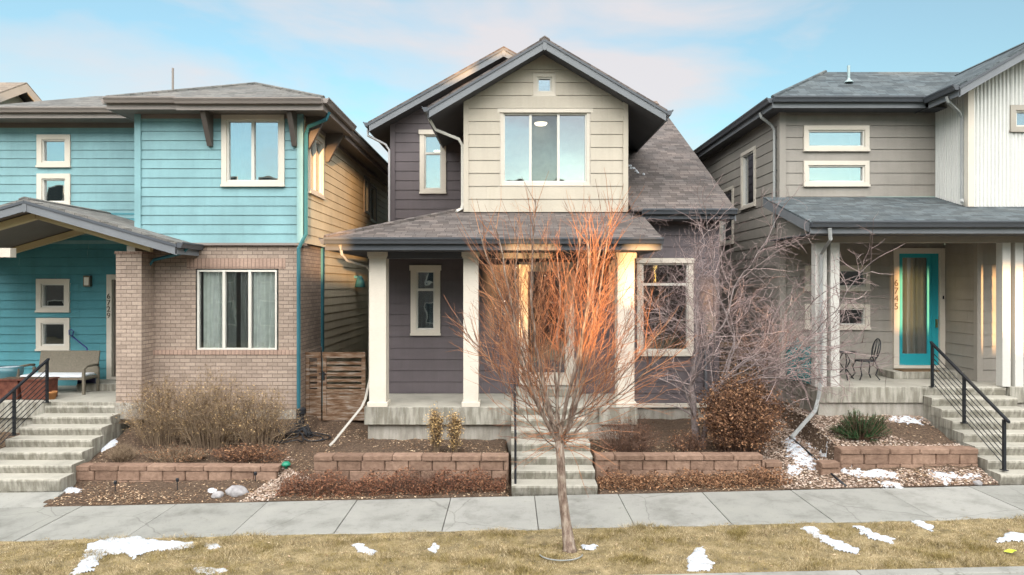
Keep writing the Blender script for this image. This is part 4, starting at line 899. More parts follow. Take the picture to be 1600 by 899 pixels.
# ================================================================== RETAINING WALLS
def hit(px, py):
    D = 8.2
    while D < 18:
        if Z(py, D) <= gz(X(px, D), D): return X(px, D), D, gz(X(px, D), D)
        D += 0.01
    return X(px, 17), 17, 0.7
BLK = []
def m_block(name):
    t = NT(name); g = t.n('ShaderNodeNewGeometry')
    a = t.ramp(g.outputs['Random Per Island'], [(0, (0.18, 0.120, 0.088)), (0.5, (0.245, 0.165, 0.122)), (1, (0.32, 0.225, 0.168))])
    n = t.noise(t.obc(), 9, 7, 0.7); a = t.mix(a, t.ramp(n, [(0.3, (0.62, 0.58, 0.56)), (0.7, (1.12, 1.1, 1.08))]), 1.0, 'MULTIPLY')
    t.col(a); t.rough(0.95, 0.15); t.bump(n, 0.9, 0.03); return t.m
BLOCK = m_block('split_face_block')
def block_wall(label, pts, ztop, rows, th=0.28, ret=None, w=0.45):
    """pts: [(x0,y0),(x1,y1)] front line; rows heights below the cap"""
    (x0, y0), (x1, y1) = pts; H = thing('retaining_wall', label, 'garden wall', ((x0+x1)/2, y0, ztop-0.5))
    rg = random.Random(int(x0*10)+50); L = x1-x0; sl = (y1-y0)/L
    def course(name, za, zb, off, over, ww):
        m = MB(); a = -ww*off
        while a < L:
            b = min(L, a+ww); aa = max(0, a)
            if b-aa > 0.05:
                j = rg.uniform(-0.008, 0.008)-over; xa, xb = x0+aa+0.004, x0+b-0.004; ya = y0+sl*(xa-x0)+j; yb = y0+sl*(xb-x0)+j
                ch = 0.018
                lo = [(xa+ch, ya, za+0.004), (xb-ch, yb, za+0.004), (xb, yb+ch, za+0.004), (xb, yb+th, za+0.004), (xa, ya+th, za+0.004), (xa, ya+ch, za+0.004)]
                m.prism(lo, (0, 0, zb-za-0.006))
            a += ww
        m.build(name, BLOCK, H, bevel=0.009)
    z = ztop; course('cap', z-0.10, z, 0.35, 0.02, w*1.25); z -= 0.10
    for i, h in enumerate(rows): course('course', z-h, z, 0.5*(i % 2), 0.0, w); z -= h
    return H
block_wall('low curved block wall in front of the straw coloured shrubs, left yard', [(-8.6, 13.42), (-4.5, 13.36)], 0.24, (0.19, 0.19))
block_wall('reddish block wall between the left yard path and the plum house steps', [(-3.7, 12.93), (0.0, 12.93)], 0.56, (0.19, 0.19, 0.19))
block_wall('reddish block wall below the round rust coloured bush', [(1.64, 12.93), (4.86, 12.93)], 0.57, (0.19, 0.19, 0.19))
block_wall('snow topped block wall beside the right hand steps', [(6.24, 12.84), (8.84, 12.84)], 0.71, (0.19, 0.19))
block_wall('short two block stub wall at the left end of the snow topped wall', [(5.82, 12.72), (6.22, 12.76)], 0.48, (0.16,), 0.24)
block_wall('single low block standing at the right end of the wall under the bush', [(4.88, 12.98), (5.22, 13.02)], 0.42, (0.16,), 0.24)

# ================================================================== GATES AND FENCE
WOOD = m_noise('weathered_wood', [(0.30, (0.045, 0.022, 0.012)), (0.44, (0.11, 0.06, 0.032)), (0.53, (0.18, 0.12, 0.08)), (0.67, (0.29, 0.26, 0.225))], 2.6, 8, 0.85, 0.5, 0.01, (1.2, 1.2, 9))
def slat_gate(name, label, x0, x1, y, z0, z1, split, mat=WOOD, cat='gate', seed=1):
    H = thing(name, label, cat, ((x0+x1)/2, y, z0)); rg = random.Random(seed)
    for a, b in ((x0, split-0.02), (split+0.02, x1)):
        m = MB()
        m.box(a, a+0.09, y-0.02, y+0.03, z0, z1); m.box(b-0.09, b, y-0.02, y+0.03, z0, z1)
        m.build('post', mat, H)
        h = (z1-z0)*0.40
        m = MB(); m.box(a+0.091, b-0.091, y-0.015, y+0.02, z0, z0+0.12); m.box(a+0.091, b-0.091, y-0.015, y+0.02, z0+h, z0+h+0.09); m.box(a-0.0, b, y-0.045, y-0.021, z1-0.13, z1); m.build('rail', mat, H)
        m = MB(); z = z0+h+0.12
        while z < z1-0.2: m.box(a+0.093, b-0.093, y, y+0.018, z+rg.uniform(0,0.01), z+0.085+rg.uniform(-0.01,0.012)); z += 0.135
        m.build('slat', mat, H)
        m = MB(); z = z0+0.125
        while z < z0+h-0.01: m.box(a+0.093, b-0.093, y, y+0.018, z, min(z0+h-0.003, z+0.115)); z += 0.12
        m.build('lower_panel', mat, H)
    m = MB(); m.box(split+0.03, split+0.07, y-0.05, y-0.02, z0+0.95, z0+1.15); m.tube([(split-0.06, y-0.05, z0+1.1), (split+0.1, y-0.05, z0+1.1)], 0.012, 6); m.build('latch', BLACK, H)
    return H
slat_gate('wooden_gate', 'weathered slatted wooden gate between the blue house and the plum house', -4.76, -3.36, 16.0, 0.62, 2.22, -4.38)
slat_gate('slat_fence', 'weathered slatted fence between the plum house and the grey house, behind bare branches', 5.05, 6.56, 17.3, 0.75, 2.35, 5.8, cat='fence', seed=3)

# ================================================================== TREES
def grow(mb, p, d, L, r0, r1, step, up, wob, rg, sides=4, droop=0.0):
    """one curved, tapering shoot; returns its points and directions"""
    n = max(2, int(L/step)); pts = [Vector(p)]; dirs = [Vector(d).normalized()]
    dd = dirs[0].copy()
    for i in range(n):
        dd = dd + Vector((rg.gauss(0, wob), rg.gauss(0, wob), rg.gauss(0, wob)*0.8 + up - droop*i/n)); dd.normalize()
        pts.append(pts[-1] + dd*(L/n)); dirs.append(dd.copy())
    mb.tube(pts, [r0 + (r1-r0)*i/n for i in range(n+1)], sides, cap=False)
    return pts, dirs
def side_dir(d, ang, rg, bias=None):
    a = Vector((rg.gauss(0,1), rg.gauss(0,1), rg.gauss(0,1)));
    if bias: a += bias
    a = a - d*a.dot(d); a.normalize()
    return (d*math.cos(ang) + a*math.sin(ang)).normalized()
BARK = m_noise('young_bark', [(0.36, (0.09, 0.06, 0.045)), (0.5, (0.18, 0.13, 0.10)), (0.62, (0.29, 0.24, 0.19))], 18, 8, 0.9, 1.0, 0.02, (1, 1, 0.35))
TWIG = m_island('red_twig', [(0, (0.11, 0.05, 0.032)), (0.5, (0.26, 0.105, 0.05)), (1, (0.40, 0.19, 0.09))], 0.6)
CBARK = m_noise('crab_bark', [(0.3, (0.10, 0.08, 0.075)), (0.7, (0.26, 0.215, 0.205))], 16, 6, 0.9, 0.6, 0.01)
CTWIG = m_island('mauve_twig', [(0, (0.12, 0.085, 0.08)), (0.5, (0.23, 0.165, 0.155)), (1, (0.38, 0.30, 0.28))], 0.7)
rg = random.Random(11)
T_ = thing('young_street_tree', 'young leafless tree with slim leaning trunk and upswept orange red twigs', 'tree', (0.87, 9.75, 0.02))
tr = MB(); base = Vector((0.87, 9.75, 0.0)); fork = Vector((0.73, 9.85, 1.55))
mid = [base + Vector((0.0, 0, -0.05)), base + Vector((-0.005, 0.0, 0.05)), base.lerp(fork, 0.25)+Vector((-0.015,0,0)), base.lerp(fork, 0.5)+Vector((-0.03,0.01,0)), base.lerp(fork, 0.8)+Vector((-0.01,0,0)), fork]
tr.tube(mid, [0.13, 0.092, 0.070, 0.064, 0.060, 0.066], 12)
cr_ = MB()
leaders = [((-0.12,0.02,1), 1.9, 0.034), ((-0.04,0.18,1), 1.8, 0.022), ((0.16,0.05,1), 1.85, 0.022), ((-0.22,-0.12,1), 1.7, 0.02), ((0.06,-0.08,1), 1.8, 0.032), ((0.30,0.10,1), 1.7, 0.028), ((-0.33,-0.1,1), 1.75, 0.028), ((0.02,0.36,1), 1.6, 0.026), ((0.18,-0.36,1), 1.6, 0.024), ((-0.2,0.25,1), 1.75, 0.024)]
starts = []
for dv, L, r in leaders:
    p = fork + Vector((dv[0]*0.1, dv[1]*0.1, -0.03))
    d0 = Vector(dv)*Vector((2.1, 2.1, 1)) if False else Vector((dv[0]*2.0, dv[1]*2.0, 1))
    pts, dirs = grow(tr, p, d0, L*1.9, r, 0.008, 0.12, 0.055, 0.05, rg, 7)
    starts.append((pts, dirs, L*1.9, r, 0))
for k in range(14):
    az = k*2.39996 + 0.4; inc = R(rg.uniform(36, 80)); L = rg.uniform(1.8, 2.6); z0 = rg.uniform(-0.12, 0.5)
    dv = Vector((math.cos(az)*math.sin(inc), 0.85*math.sin(az)*math.sin(inc), math.cos(inc)))
    p = fork + Vector((0, 0, z0 if z0 < 0.02 else 0.0)) + (Vector((dv.x, dv.y, 0))*0.03)
    if z0 > 0.05:
        q = rg.choice(starts[:10]); i = min(len(q[0])-1, 1+int(z0/0.12)); p = q[0][i]
    r = rg.uniform(0.008, 0.0135)
    pts, dirs = grow(tr, p, dv, L, r, 0.003, 0.12, 0.045, 0.05, rg, 6)
    starts.append((pts, dirs, L, r, 1))
def env_ok(p):
    """the crown's overall shape: a broad vase"""
    x = p.x - 0.82; y = p.y - 9.9
    z = (p.z-2.3)/(2.85 if p.z > 2.3 else 1.4)
    return (x/1.95)**2 + (y/1.75)**2 + z*z < 1.0
def ramify(lst, out, lvl, rg, per, Lf, r_, up, wob, ang, t0, ok, sides=3, mx=None, droop=0):
    new = []
    for pts, dirs, L, r, lv in lst:
        n = max(1, int(L*per)); 
        for i in range(n):
            t = t0 + (1-t0)*(i+rg.random())/n; k = min(len(pts)-2, int(t*(len(pts)-1))); f = t*(len(pts)-1)-k
            p = pts[k].lerp(pts[k+1], min(1, f)); 
            if not ok(p): continue
            LL = L*Lf*(1.15-0.75*t)*rg.uniform(0.6, 1.25)
            if mx: LL = min(LL, mx)
            if LL < 0.05: continue
            d = side_dir(dirs[k], R(rg.uniform(*ang)), rg)
            a, b = grow(out, p, d, LL, r_*rg.uniform(0.8, 1.2), r_*0.42, 0.08 if LL > 0.3 else 0.06, up, wob, rg, sides, droop)
            new.append((a, b, LL, r_, lv+1))
    return new
sec = ramify(starts, cr_, 2, rg, 6.8, 0.46, 0.0046, 0.055, 0.055, (18, 42), 0.14, env_ok, 4)
ter = ramify(sec, cr_, 3, rg, 5.6, 0.50, 0.0027, 0.055, 0.07, (20, 46), 0.12, env_ok, 3)
qua = ramify(ter, cr_, 4, rg, 5.5, 0.5, 0.0020, 0.05, 0.09, (22, 50), 0.2, env_ok, 3, 0.25)
low = []
for k in range(34):
    az = rg.uniform(0, 6.283); p = fork + Vector((0, 0, rg.uniform(-0.1, 0.15)))
    low.append((*grow(cr_, p, (math.cos(az), math.sin(az)*0.8, rg.uniform(-0.3, 0.35)), rg.uniform(0.4, 1.2), 0.006, 0.002, 0.08, 0.0, 0.1, rg, 3, 0.05), 0.7, 0.004, 2))
ramify(low, cr_, 3, rg, 6, 0.45, 0.0025, 0.02, 0.1, (30, 60), 0.2, env_ok, 3)
tr.build('trunk', BARK, T_, smooth=True, recalc=False); cr_.build('crown', TWIG, T_, recalc=False)
m = MB()
for k in range(40):
    q = rg.choice(ter+qua); m.leaf(q[0][-1], 0.035, rg)
m.build('dead_leaf', m_island('pale_dead_leaf', [(0, (0.35,0.2,0.13)), (1, (0.5,0.38,0.28))]), T_).__setitem__('kind', 'stuff')

rg = random.Random(5)
C_ = thing('crabapple_tree', 'bare gnarled ornamental tree with tangled mauve grey branches in front of the large window', 'tree', (3.85, 14.0, 0.5))
tr = MB(); cr_ = MB(); b = Vector((3.85, 14.0, 0.42))
tk, td = grow(tr, b, (0.03, -0.05, 1), 1.35, 0.085, 0.06, 0.2, 0.02, 0.05, rg, 9)
t2, td2 = grow(tr, b+Vector((0.08,0,0)), (0.35, -0.1, 1), 1.5, 0.06, 0.035, 0.2, 0.02, 0.09, rg, 8)
main = []
def okc(p): return 12.2 < p.y < 15.9 and ((p.x-4.85)/2.3)**2 + ((p.z-3.8)/3.6)**2 < 1 and p.z > 0.7
specs = [((1.3,0.0,0.35),4.6),((1.3,-0.3,0.55),4.4),((-0.9,-0.3,0.9),2.2),((0.55,0.1,1.6),4.2),((0.15,-0.1,1.6),3.9),((0.95,0.2,1.2),4.4),((0.3,0.2,1.4),4.0),((0.9,-0.25,0.55),3.3),((0.75,0.1,0.9),3.2),((0.45,-0.2,1.2),3.2),((0.1,0.1,1.2),2.9),((-0.35,-0.2,1.0),2.3),((-0.8,-0.3,0.55),1.7),((-0.6,0.1,0.2),1.5),((1.0,-0.3,0.15),3.2),((0.95,0.15,0.35),3.0),((0.7,-0.5,0.3),2.4),((0.2,-0.6,0.7),2.0),((0.6,-0.1,1.1),3.4),((1.0,-0.1,0.0),2.6),((-0.3,-0.5,0.4),1.7),((1.0,-0.45,0.6),3.0),((0.9,0.05,0.7),3.6)]
for dv, L in specs:
    src, sdr = (tk, td) if dv[0] < 0.4 else (t2, td2); k = rg.randint(len(src)-4, len(src)-1)
    L *= 1.2 if dv[0] > 0.5 else 1.05; r_ = rg.uniform(0.015, 0.024); a, c = grow(MB(), src[k], dv, L, r_, 0.006, 0.16, 0.014, 0.14, rg, 3, 0.04)
    k = 3
    while k < len(a) and okc(a[k]): k += 1
    a = a[:k]; c = c[:k]; L *= len(a)/(L/0.16+1); tr.tube(a, [r_+(0.005-r_)*q/(len(a)-1) for q in range(len(a))], 6, cap=False)
    main.append((a, c, L, 0.03, 0))
s1 = ramify(main, cr_, 1, rg, 5.4, 0.42, 0.0060, 0.02, 0.17, (35, 75), 0.15, okc, 5)
s2 = ramify(s1, cr_, 2, rg, 6.6, 0.50, 0.0034, 0.015, 0.19, (35, 80), 0.12, okc, 4)
s3 = ramify(s2, cr_, 3, rg, 6.5, 0.5, 0.0021, 0.01, 0.2, (35, 80), 0.15, okc, 3)
tr.build('trunk', CBARK, C_, smooth=True, recalc=False); cr_.build('crown', CTWIG, C_, recalc=False)

# ================================================================== SHRUBS
def shrub(name, label, x, y, rx, ry, h, nst, leaves, lsz, stem, leafm, seed, r=0.005, spread=1.0, cat='shrub', shape=0.5, group=None, lump_=0.25):
    rg = random.Random(seed); z0 = gz(x, y); H = thing(name, label, cat, (x, y, z0), group)
    st = MB(); lf = MB(); tips = []
    ph = [rg.uniform(0, 6.28) for _ in range(6)]
    def rad(az, t): return 1 + lump_*(0.5*math.sin(3*az+ph[0]+2*t)+0.3*math.sin(5*az+ph[1])+0.3*math.sin(8*az+ph[2]+4*t))
    for k in range(nst):
        az = rg.uniform(0, 6.283); inc = math.sqrt(rg.random())*spread; e = rad(az, 0)
        top = Vector((x+rx*inc*math.cos(az)*e, y+ry*inc*math.sin(az)*e, z0+h*(1-shape*inc*inc)*(0.45+0.6*math.sqrt(rg.random()))))
        bs = Vector((x+rx*0.5*inc*math.cos(az), y+ry*0.5*inc*math.sin(az), z0-0.03))
        n = 5; pts = []
        for i in range(n+1):
            t = i/n; p = bs.lerp(top, t); p.z = bs.z+(top.z-bs.z)*(1-(1-t)**1.4); p += Vector((rg.gauss(0,1),rg.gauss(0,1),rg.gauss(0,1)))*0.035*t; pts.append(p)
        st.tube(pts, [r*(1-0.7*i/n) for i in range(n+1)], 3, cap=False)
        for j in range(7):
            i = rg.randint(1, n-1); q = pts[i]; dd = side_dir((pts[i+1]-pts[i]).normalized(), R(rg.uniform(25, 75)), rg); l = rg.uniform(0.1, 0.28)*h
            e2 = q+dd*l+Vector((0,0,0.04)); st.tube([q, q.lerp(e2, 0.5), e2], [r*0.5, r*0.4, r*0.2], 3, cap=False); tips.append((q, e2))
        tips.append((pts[-2], pts[-1])); tips.append((pts[-3], pts[-2]))
    for k in range(leaves):
        a, b2 = rg.choice(tips); p = a.lerp(b2, rg.random()) + Vector((rg.gauss(0,1),rg.gauss(0,1),rg.gauss(0,1)))*lsz*0.7
        if p.z < z0: p.z = z0+0.01
        lf.leaf(p, lsz*rg.uniform(0.6, 1.3), rg)
    st.build('stem', stem, H, recalc=False).__setitem__('kind', 'stuff')
    if leaves: lf.build('foliage', leafm, H, recalc=False)
    return H
STRAWS = m_island('straw_stem', [(0, (0.09, 0.06, 0.04)), (1, (0.27, 0.20, 0.13))]); STRAWL = m_island('straw_leaf', [(0, (0.10, 0.06, 0.03)), (0.5, (0.27, 0.17, 0.08)), (1, (0.52, 0.37, 0.18))])
RUSTL = m_island('rust_leaf', [(0, (0.07, 0.032, 0.018)), (0.5, (0.18, 0.088, 0.045)), (1, (0.33, 0.185, 0.10))]); DSTEM = m_island('dark_stem', [(0, (0.06, 0.035, 0.025)), (1, (0.17, 0.10, 0.07))])
REDL = m_island('red_brown_leaf', [(0, (0.07, 0.028, 0.017)), (0.6, (0.17, 0.07, 0.038)), (1, (0.28, 0.14, 0.075))])
OCHL = m_island('ochre_leaf', [(0, (0.30, 0.18, 0.07)), (1, (0.62, 0.44, 0.20))]); PINE = m_island('pine_needle', [(0, (0.012, 0.04, 0.016)), (0.6, (0.03, 0.085, 0.03)), (1, (0.06, 0.13, 0.045))])
GS = 'dry shrubs along the brick wall'
shrub('dry_shrub', 'airy straw coloured shrub beside the brick pier, leftmost of three', -7.35, 14.55, 0.95, 0.6, 1.4, 210, 4200, 0.032, STRAWS, STRAWL, 1, shape=0.45, lump_=0.5, group=GS)
shrub('dry_shrub', 'tall straw coloured shrub under the left half of the curtained window', -6.3, 14.45, 1.0, 0.62, 1.55, 240, 5200, 0.032, STRAWS, STRAWL, 2, shape=0.45, lump_=0.5, group=GS)
shrub('dry_shrub', 'thin straw coloured shrub below the right end of the curtained window', -5.3, 14.45, 0.85, 0.55, 1.3, 170, 3000, 0.032, STRAWS, STRAWL, 3, shape=0.45, lump_=0.5, group=GS)
shrub('grass_tuft', 'pale flopped grass tuft next to the snow by the far left steps', -7.85, 13.85, 0.32, 0.25, 0.3, 260, 0, 0.02, STRAWS, STRAWL, 4, 0.003, cat='grass')
shrub('rusty_groundcover', 'low rusty leaved plant behind the right end of the curved wall', -5.2, 13.8, 0.85, 0.28, 0.34, 120, 1500, 0.045, DSTEM, RUSTL, 5, cat='plant')
shrub('low_brown_plant', 'low brown plant behind the middle of the curved wall', -6.7, 13.8, 0.8, 0.25, 0.3, 120, 700, 0.04, STRAWS, RUSTL, 6, cat='plant')
shrub('rust_bush', 'dense round bush holding dead rust brown leaves between the plum and grey houses', 4.62, 13.62, 0.90, 0.62, 1.62, 230, 12500, 0.05, DSTEM, RUSTL, 7, shape=0.42, spread=1.0, lump_=0.12)
shrub('twiggy_shrub', 'dark twiggy shrub just right of the plum house steps', 2.35, 13.55, 0.75, 0.4, 0.75, 210, 500, 0.035, DSTEM, RUSTL, 8, shape=0.5)
shrub('twiggy_plant', 'low dark twigs behind the wall under the large window', 3.6, 13.7, 0.5, 0.4, 0.4, 90, 500, 0.04, DSTEM, RUSTL, 9, cat='plant')
shrub('ornamental_grass', 'left of two narrow tan grass clumps in front of the porch', X(681,13.5), 13.5, 0.12, 0.12, 0.80, 90, 1500, 0.04, STRAWS, OCHL, 10, cat='grass', shape=0.05, group='tan grass clumps by the porch')
shrub('ornamental_grass', 'right of two narrow tan grass clumps in front of the porch', X(710,13.5), 13.5, 0.11, 0.11, 0.78, 80, 1200, 0.04, STRAWS, OCHL, 12, cat='grass', shape=0.05, group='tan grass clumps by the porch')
shrub('grass_clump', 'tall straw coloured grass left of the far left railing', -10.75, 13.9, 0.42, 0.35, 1.1, 260, 300, 0.04, STRAWS, STRAWL, 13, 0.004, cat='grass')
# evergreen
def pine(x, y, rx, ry, h, seed):
    rg = random.Random(seed); z0 = gz(x, y); H = thing('dwarf_pine', 'small dark green evergreen in the gravel below the grey porch', 'shrub', (x, y, z0)); st = MB(); nd = MB()
    for k in range(190):
        az = rg.uniform(0, 6.283); inc = math.sqrt(rg.random()); top = Vector((x+rx*inc*math.cos(az), y+ry*inc*math.sin(az), z0+h*(0.22+0.78*math.sqrt(max(0, 1-inc*inc)))*rg.uniform(0.7, 1.12)))
        top.x += 0.05*math.sin(k*3.3); top.z -= 0.10*h*(1+math.sin(6.5*(top.x-x)/rx)); bs = Vector((x+rx*0.35*inc*math.cos(az), y+ry*0.35*inc*math.sin(az), z0)); st.tube([bs, bs.lerp(top, 0.6)+Vector((0,0,-0.02)), top], [0.012, 0.008, 0.005], 4, cap=False)
        d0 = (top-bs).normalized()
        for j in range(80):
            t = rg.uniform(0.25, 1.0); p = bs.lerp(top, t); dd = side_dir(d0, R(rg.uniform(20, 85)), rg); e = p+dd*rg.uniform(0.04, 0.08)
            w_ = dd.cross(Vector((0,0,1))).normalized()*0.0035; nd.poly([p-w_, e, p+w_])
    st.build('stem', DSTEM, H, recalc=False); nd.build('foliage', PINE, H, recalc=False)
pine(X(1345,13.6), 13.6, 0.60, 0.38, 0.55, 3)

# low plants and leaf litter in front of the walls
def scatter(name, label, area, n, size, mat, seed, cat='ground cover', up=0.0, asp=0.55, dens=None, flat=0.4):
    rg = random.Random(seed); m = MB(); x0, x1, y0, y1 = area; k = 0
    while k < n:
        x = rg.uniform(x0, x1); y = rg.uniform(y0, y1)
        if dens and rg.random() > dens(x, y): k += 0.3; continue
        z = gz(x, y)+0.008+up*rg.random()**1.5*(0.5+0.5*math.sin(x*2.3+seed)*math.sin(x*7.1)+0.4)
        m.leaf((x, y, z), size*rg.uniform(0.5, 1.3), rg, flat, asp); k += 1
    o = m.build(name, mat, None, recalc=False); tag(o, label, cat, kind='stuff'); return o
scatter('rusty_plants', 'low red brown plants growing in front of the block wall left of the steps', (-4.25, -0.05, 12.36, 12.88), 9000, 0.04, REDL, 21, up=0.30, flat=0.0)
rgx = random.Random(77); m = MB()
for k in range(1500):
    x = rgx.uniform(-4.2, -0.05); y = rgx.uniform(12.45, 12.9); z = gz(x, y); h = rgx.uniform(0.12, 0.36)*(0.7+0.3*math.sin(x*3)); m.tube([(x,y,z),(x+rgx.gauss(0,.04),y+rgx.gauss(0,.03),z+h*0.6),(x+rgx.gauss(0,.07),y+rgx.gauss(0,.05),z+h)], [0.003,0.002,0.001], 3, cap=False)
tag(m.build('rusty_stems', DSTEM, None, recalc=False), 'thin dark stems of the low plants in front of the left block wall', 'ground cover', kind='stuff')
scatter('dry_plants', 'low dry brown plants in front of the block wall right of the steps', (1.65, 5.15, 12.36, 12.88), 6500, 0.042, RUSTL, 22, up=0.18, flat=0.1)
LITL = m_island('litter_leaf', [(0, (0.07, 0.04, 0.025)), (0.5, (0.22, 0.13, 0.075)), (0.8, (0.40, 0.28, 0.175)), (1, (0.58, 0.45, 0.31))])
scatter('fallen_leaves', 'fallen brown leaves along the sidewalk edge and in the beds', (-8.4, 8.8, 12.27, 15.3), 26000, 0.048, LITL, 23, cat='leaf litter', up=0.012, flat=0.7, dens=lambda x, y: 0.0 if (0.0 < x < 1.65) else (0.95 if y < 12.9 else 0.30) * (0.25+0.75*ss(-0.3, 0.6, math.sin(x*1.7+y*2.1)+0.5*math.sin(x*5+y*3))))
PEB = m_island('river_pebble', [(0, (0.12, 0.08, 0.06)), (0.4, (0.24, 0.17, 0.13)), (0.8, (0.36, 0.28, 0.22)), (1, (0.50, 0.44, 0.38))], 0.75)
def pebbles(name, label, area, n, size, seed, inside=None):
    rg = random.Random(seed); m = MB(); x0, x1, y0, y1 = area
    k = 0
    while k < n:
        x = rg.uniform(x0, x1); y = rg.uniform(y0, y1); k += 1
        if inside and not inside(x, y): continue
        z = gz(x, y)+0.006; a = size*rg.uniform(0.5, 1.3); b = a*rg.uniform(0.6, 0.9); c = a*rg.uniform(0.4, 0.7); t = rg.uniform(0, 3.14); co, si = math.cos(t), math.sin(t); i = len(m.v)
        ring = [(a*math.cos(q)*co - b*math.sin(q)*si, a*math.cos(q)*si + b*math.sin(q)*co) for q in [j*math.pi/3 for j in range(6)]]
        m.v += [(x+u, y+v, z) for u, v in ring] + [(x+u*0.6, y+v*0.6, z+c*0.75) for u, v in ring]; m.f.append(tuple(i+6+j for j in range(6)))
        for j in range(6): m.f.append((i+j, i+(j+1) % 6, i+6+(j+1) % 6, i+6+j))
    o = m.build(name, PEB, None, smooth=False, recalc=False); tag(o, label, 'gravel', kind='stuff')
pebbles('pebble_path', 'pale river pebbles at the front of the left gap between the beds', (-4.9, -3.5, 12.27, 14.0), 2600, 0.024, 31, lambda x, y: x < -4.0+0.35*math.sin(y*4) - (y-12.3)*0.1 and x > -4.85+0.2*(y-12.3))
pebbles('gravel_bed', 'tan gravel covering the right yard around the evergreen', (4.95, 8.85, 12.27, 15.9), 13000, 0.022, 32, lambda x, y: (x < 6.5 or y > 12.95 or y < 12.82) and not (x > 7.3 and 13.3 < y < 14.3 and math.sin(x*2+y*3) > -0.4))
scatter('side_litter', 'dry leaves on the dirt path up to the wooden gate', (-4.7, -3.5, 13.6, 15.9), 900, 0.04, LITL, 24, cat='leaf litter', flat=0.7)

# lawn blades
def blades(n, seed):
    r_ = np.random.RandomState(seed)
    x = r_.uniform(-8.6, 8.6, n); y = 8.86 + 1.74*r_.rand(n); y += (y > 10.55)*(0.05*np.sin(x*9)*np.sin(x*23+1)+0.03)
    bare = np.sin(x*1.7+2*np.sin(y*2.1))*np.sin(y*3.7+np.sin(x*2.9)); keep = r_.rand(n) < np.clip(0.95-0.9*(bare-0.35), 0.25, 1); x, y = x[keep], y[keep]; n = len(x)
    tuft = 0.5+0.5*np.sin(x*3.1+1.7*np.sin(y*4.0))*np.sin(y*5.3+1.3*np.sin(x*2.2))
    h = (0.012+0.032*r_.rand(n))*(0.45+2.0*tuft**3); a = r_.uniform(0, 6.283, n); ln = h*r_.uniform(0.2, 1.6, n); w = 0.0022+0.0022*r_.rand(n)
    g = 0.0225*x - 0.012 + 0.6*(0.016*np.sin(x*0.7*5.1+y*3.3)*np.sin(y*6.7-x*0.7*1.9)+0.012*np.sin(x*0.7*13.7+1.3)*np.sin(y*11.9))
    b = r_.uniform(0, 6.283, n)
    v = np.empty((n, 3, 3)); v[:, 0] = np.stack([x-np.cos(b)*w, y-np.sin(b)*w, g-0.004+0.0*x], 1); v[:, 1] = np.stack([x+np.cos(b)*w, y+np.sin(b)*w, g-0.004], 1); v[:, 2] = np.stack([x+np.cos(a)*ln, y+np.sin(a)*ln, g+h], 1)
    me = bpy.data.meshes.new('lawn_grass'); me.vertices.add(3*n); me.vertices.foreach_set('co', v.ravel()); me.loops.add(3*n); me.loops.foreach_set('vertex_index', np.arange(3*n)); me.polygons.add(n); me.polygons.foreach_set('loop_start', np.arange(0, 3*n, 3)); me.update(calc_edges=True)
    t = NT('dry_grass'); ge = t.n('ShaderNodeNewGeometry'); c = t.ramp(ge.outputs['Random Per Island'], [(0, (0.12, 0.095, 0.045)), (0.35, (0.26, 0.20, 0.10)), (0.75, (0.40, 0.315, 0.18)), (1, (0.56, 0.48, 0.32))])
    nn = t.noise(t.obc(), 2.4, 7, 0.7); n5 = t.noise(t.obc(), 5.5, 5, 0.6); c = t.mix(c, t.mix(c, (0.64, 0.62, 0.42), 1.0, 'MULTIPLY'), t.ramp(nn, [(0.46, (0, 0, 0)), (0.58, (1, 1, 1))])); t.col(t.mix(c, t.mix(c, (1.35, 1.3, 1.25), 1.0, 'MULTIPLY'), t.ramp(n5, [(0.55, (0, 0, 0)), (0.68, (1, 1, 1))]))); t.rough(0.85, 0.15); me.materials.append(t.m)
    o = bpy.data.objects.new('lawn_grass', me); COL.objects.link(o); tag(o, 'dormant straw and olive lawn grass between sidewalk and street', 'grass', kind='stuff')
blades(210000, 3)
scatter('lawn_leaves', 'a few fallen leaves lying on the lawn strip', (-8, 8, 8.9, 10.5), 260, 0.045, LITL, 25, cat='leaf litter', flat=0.8)

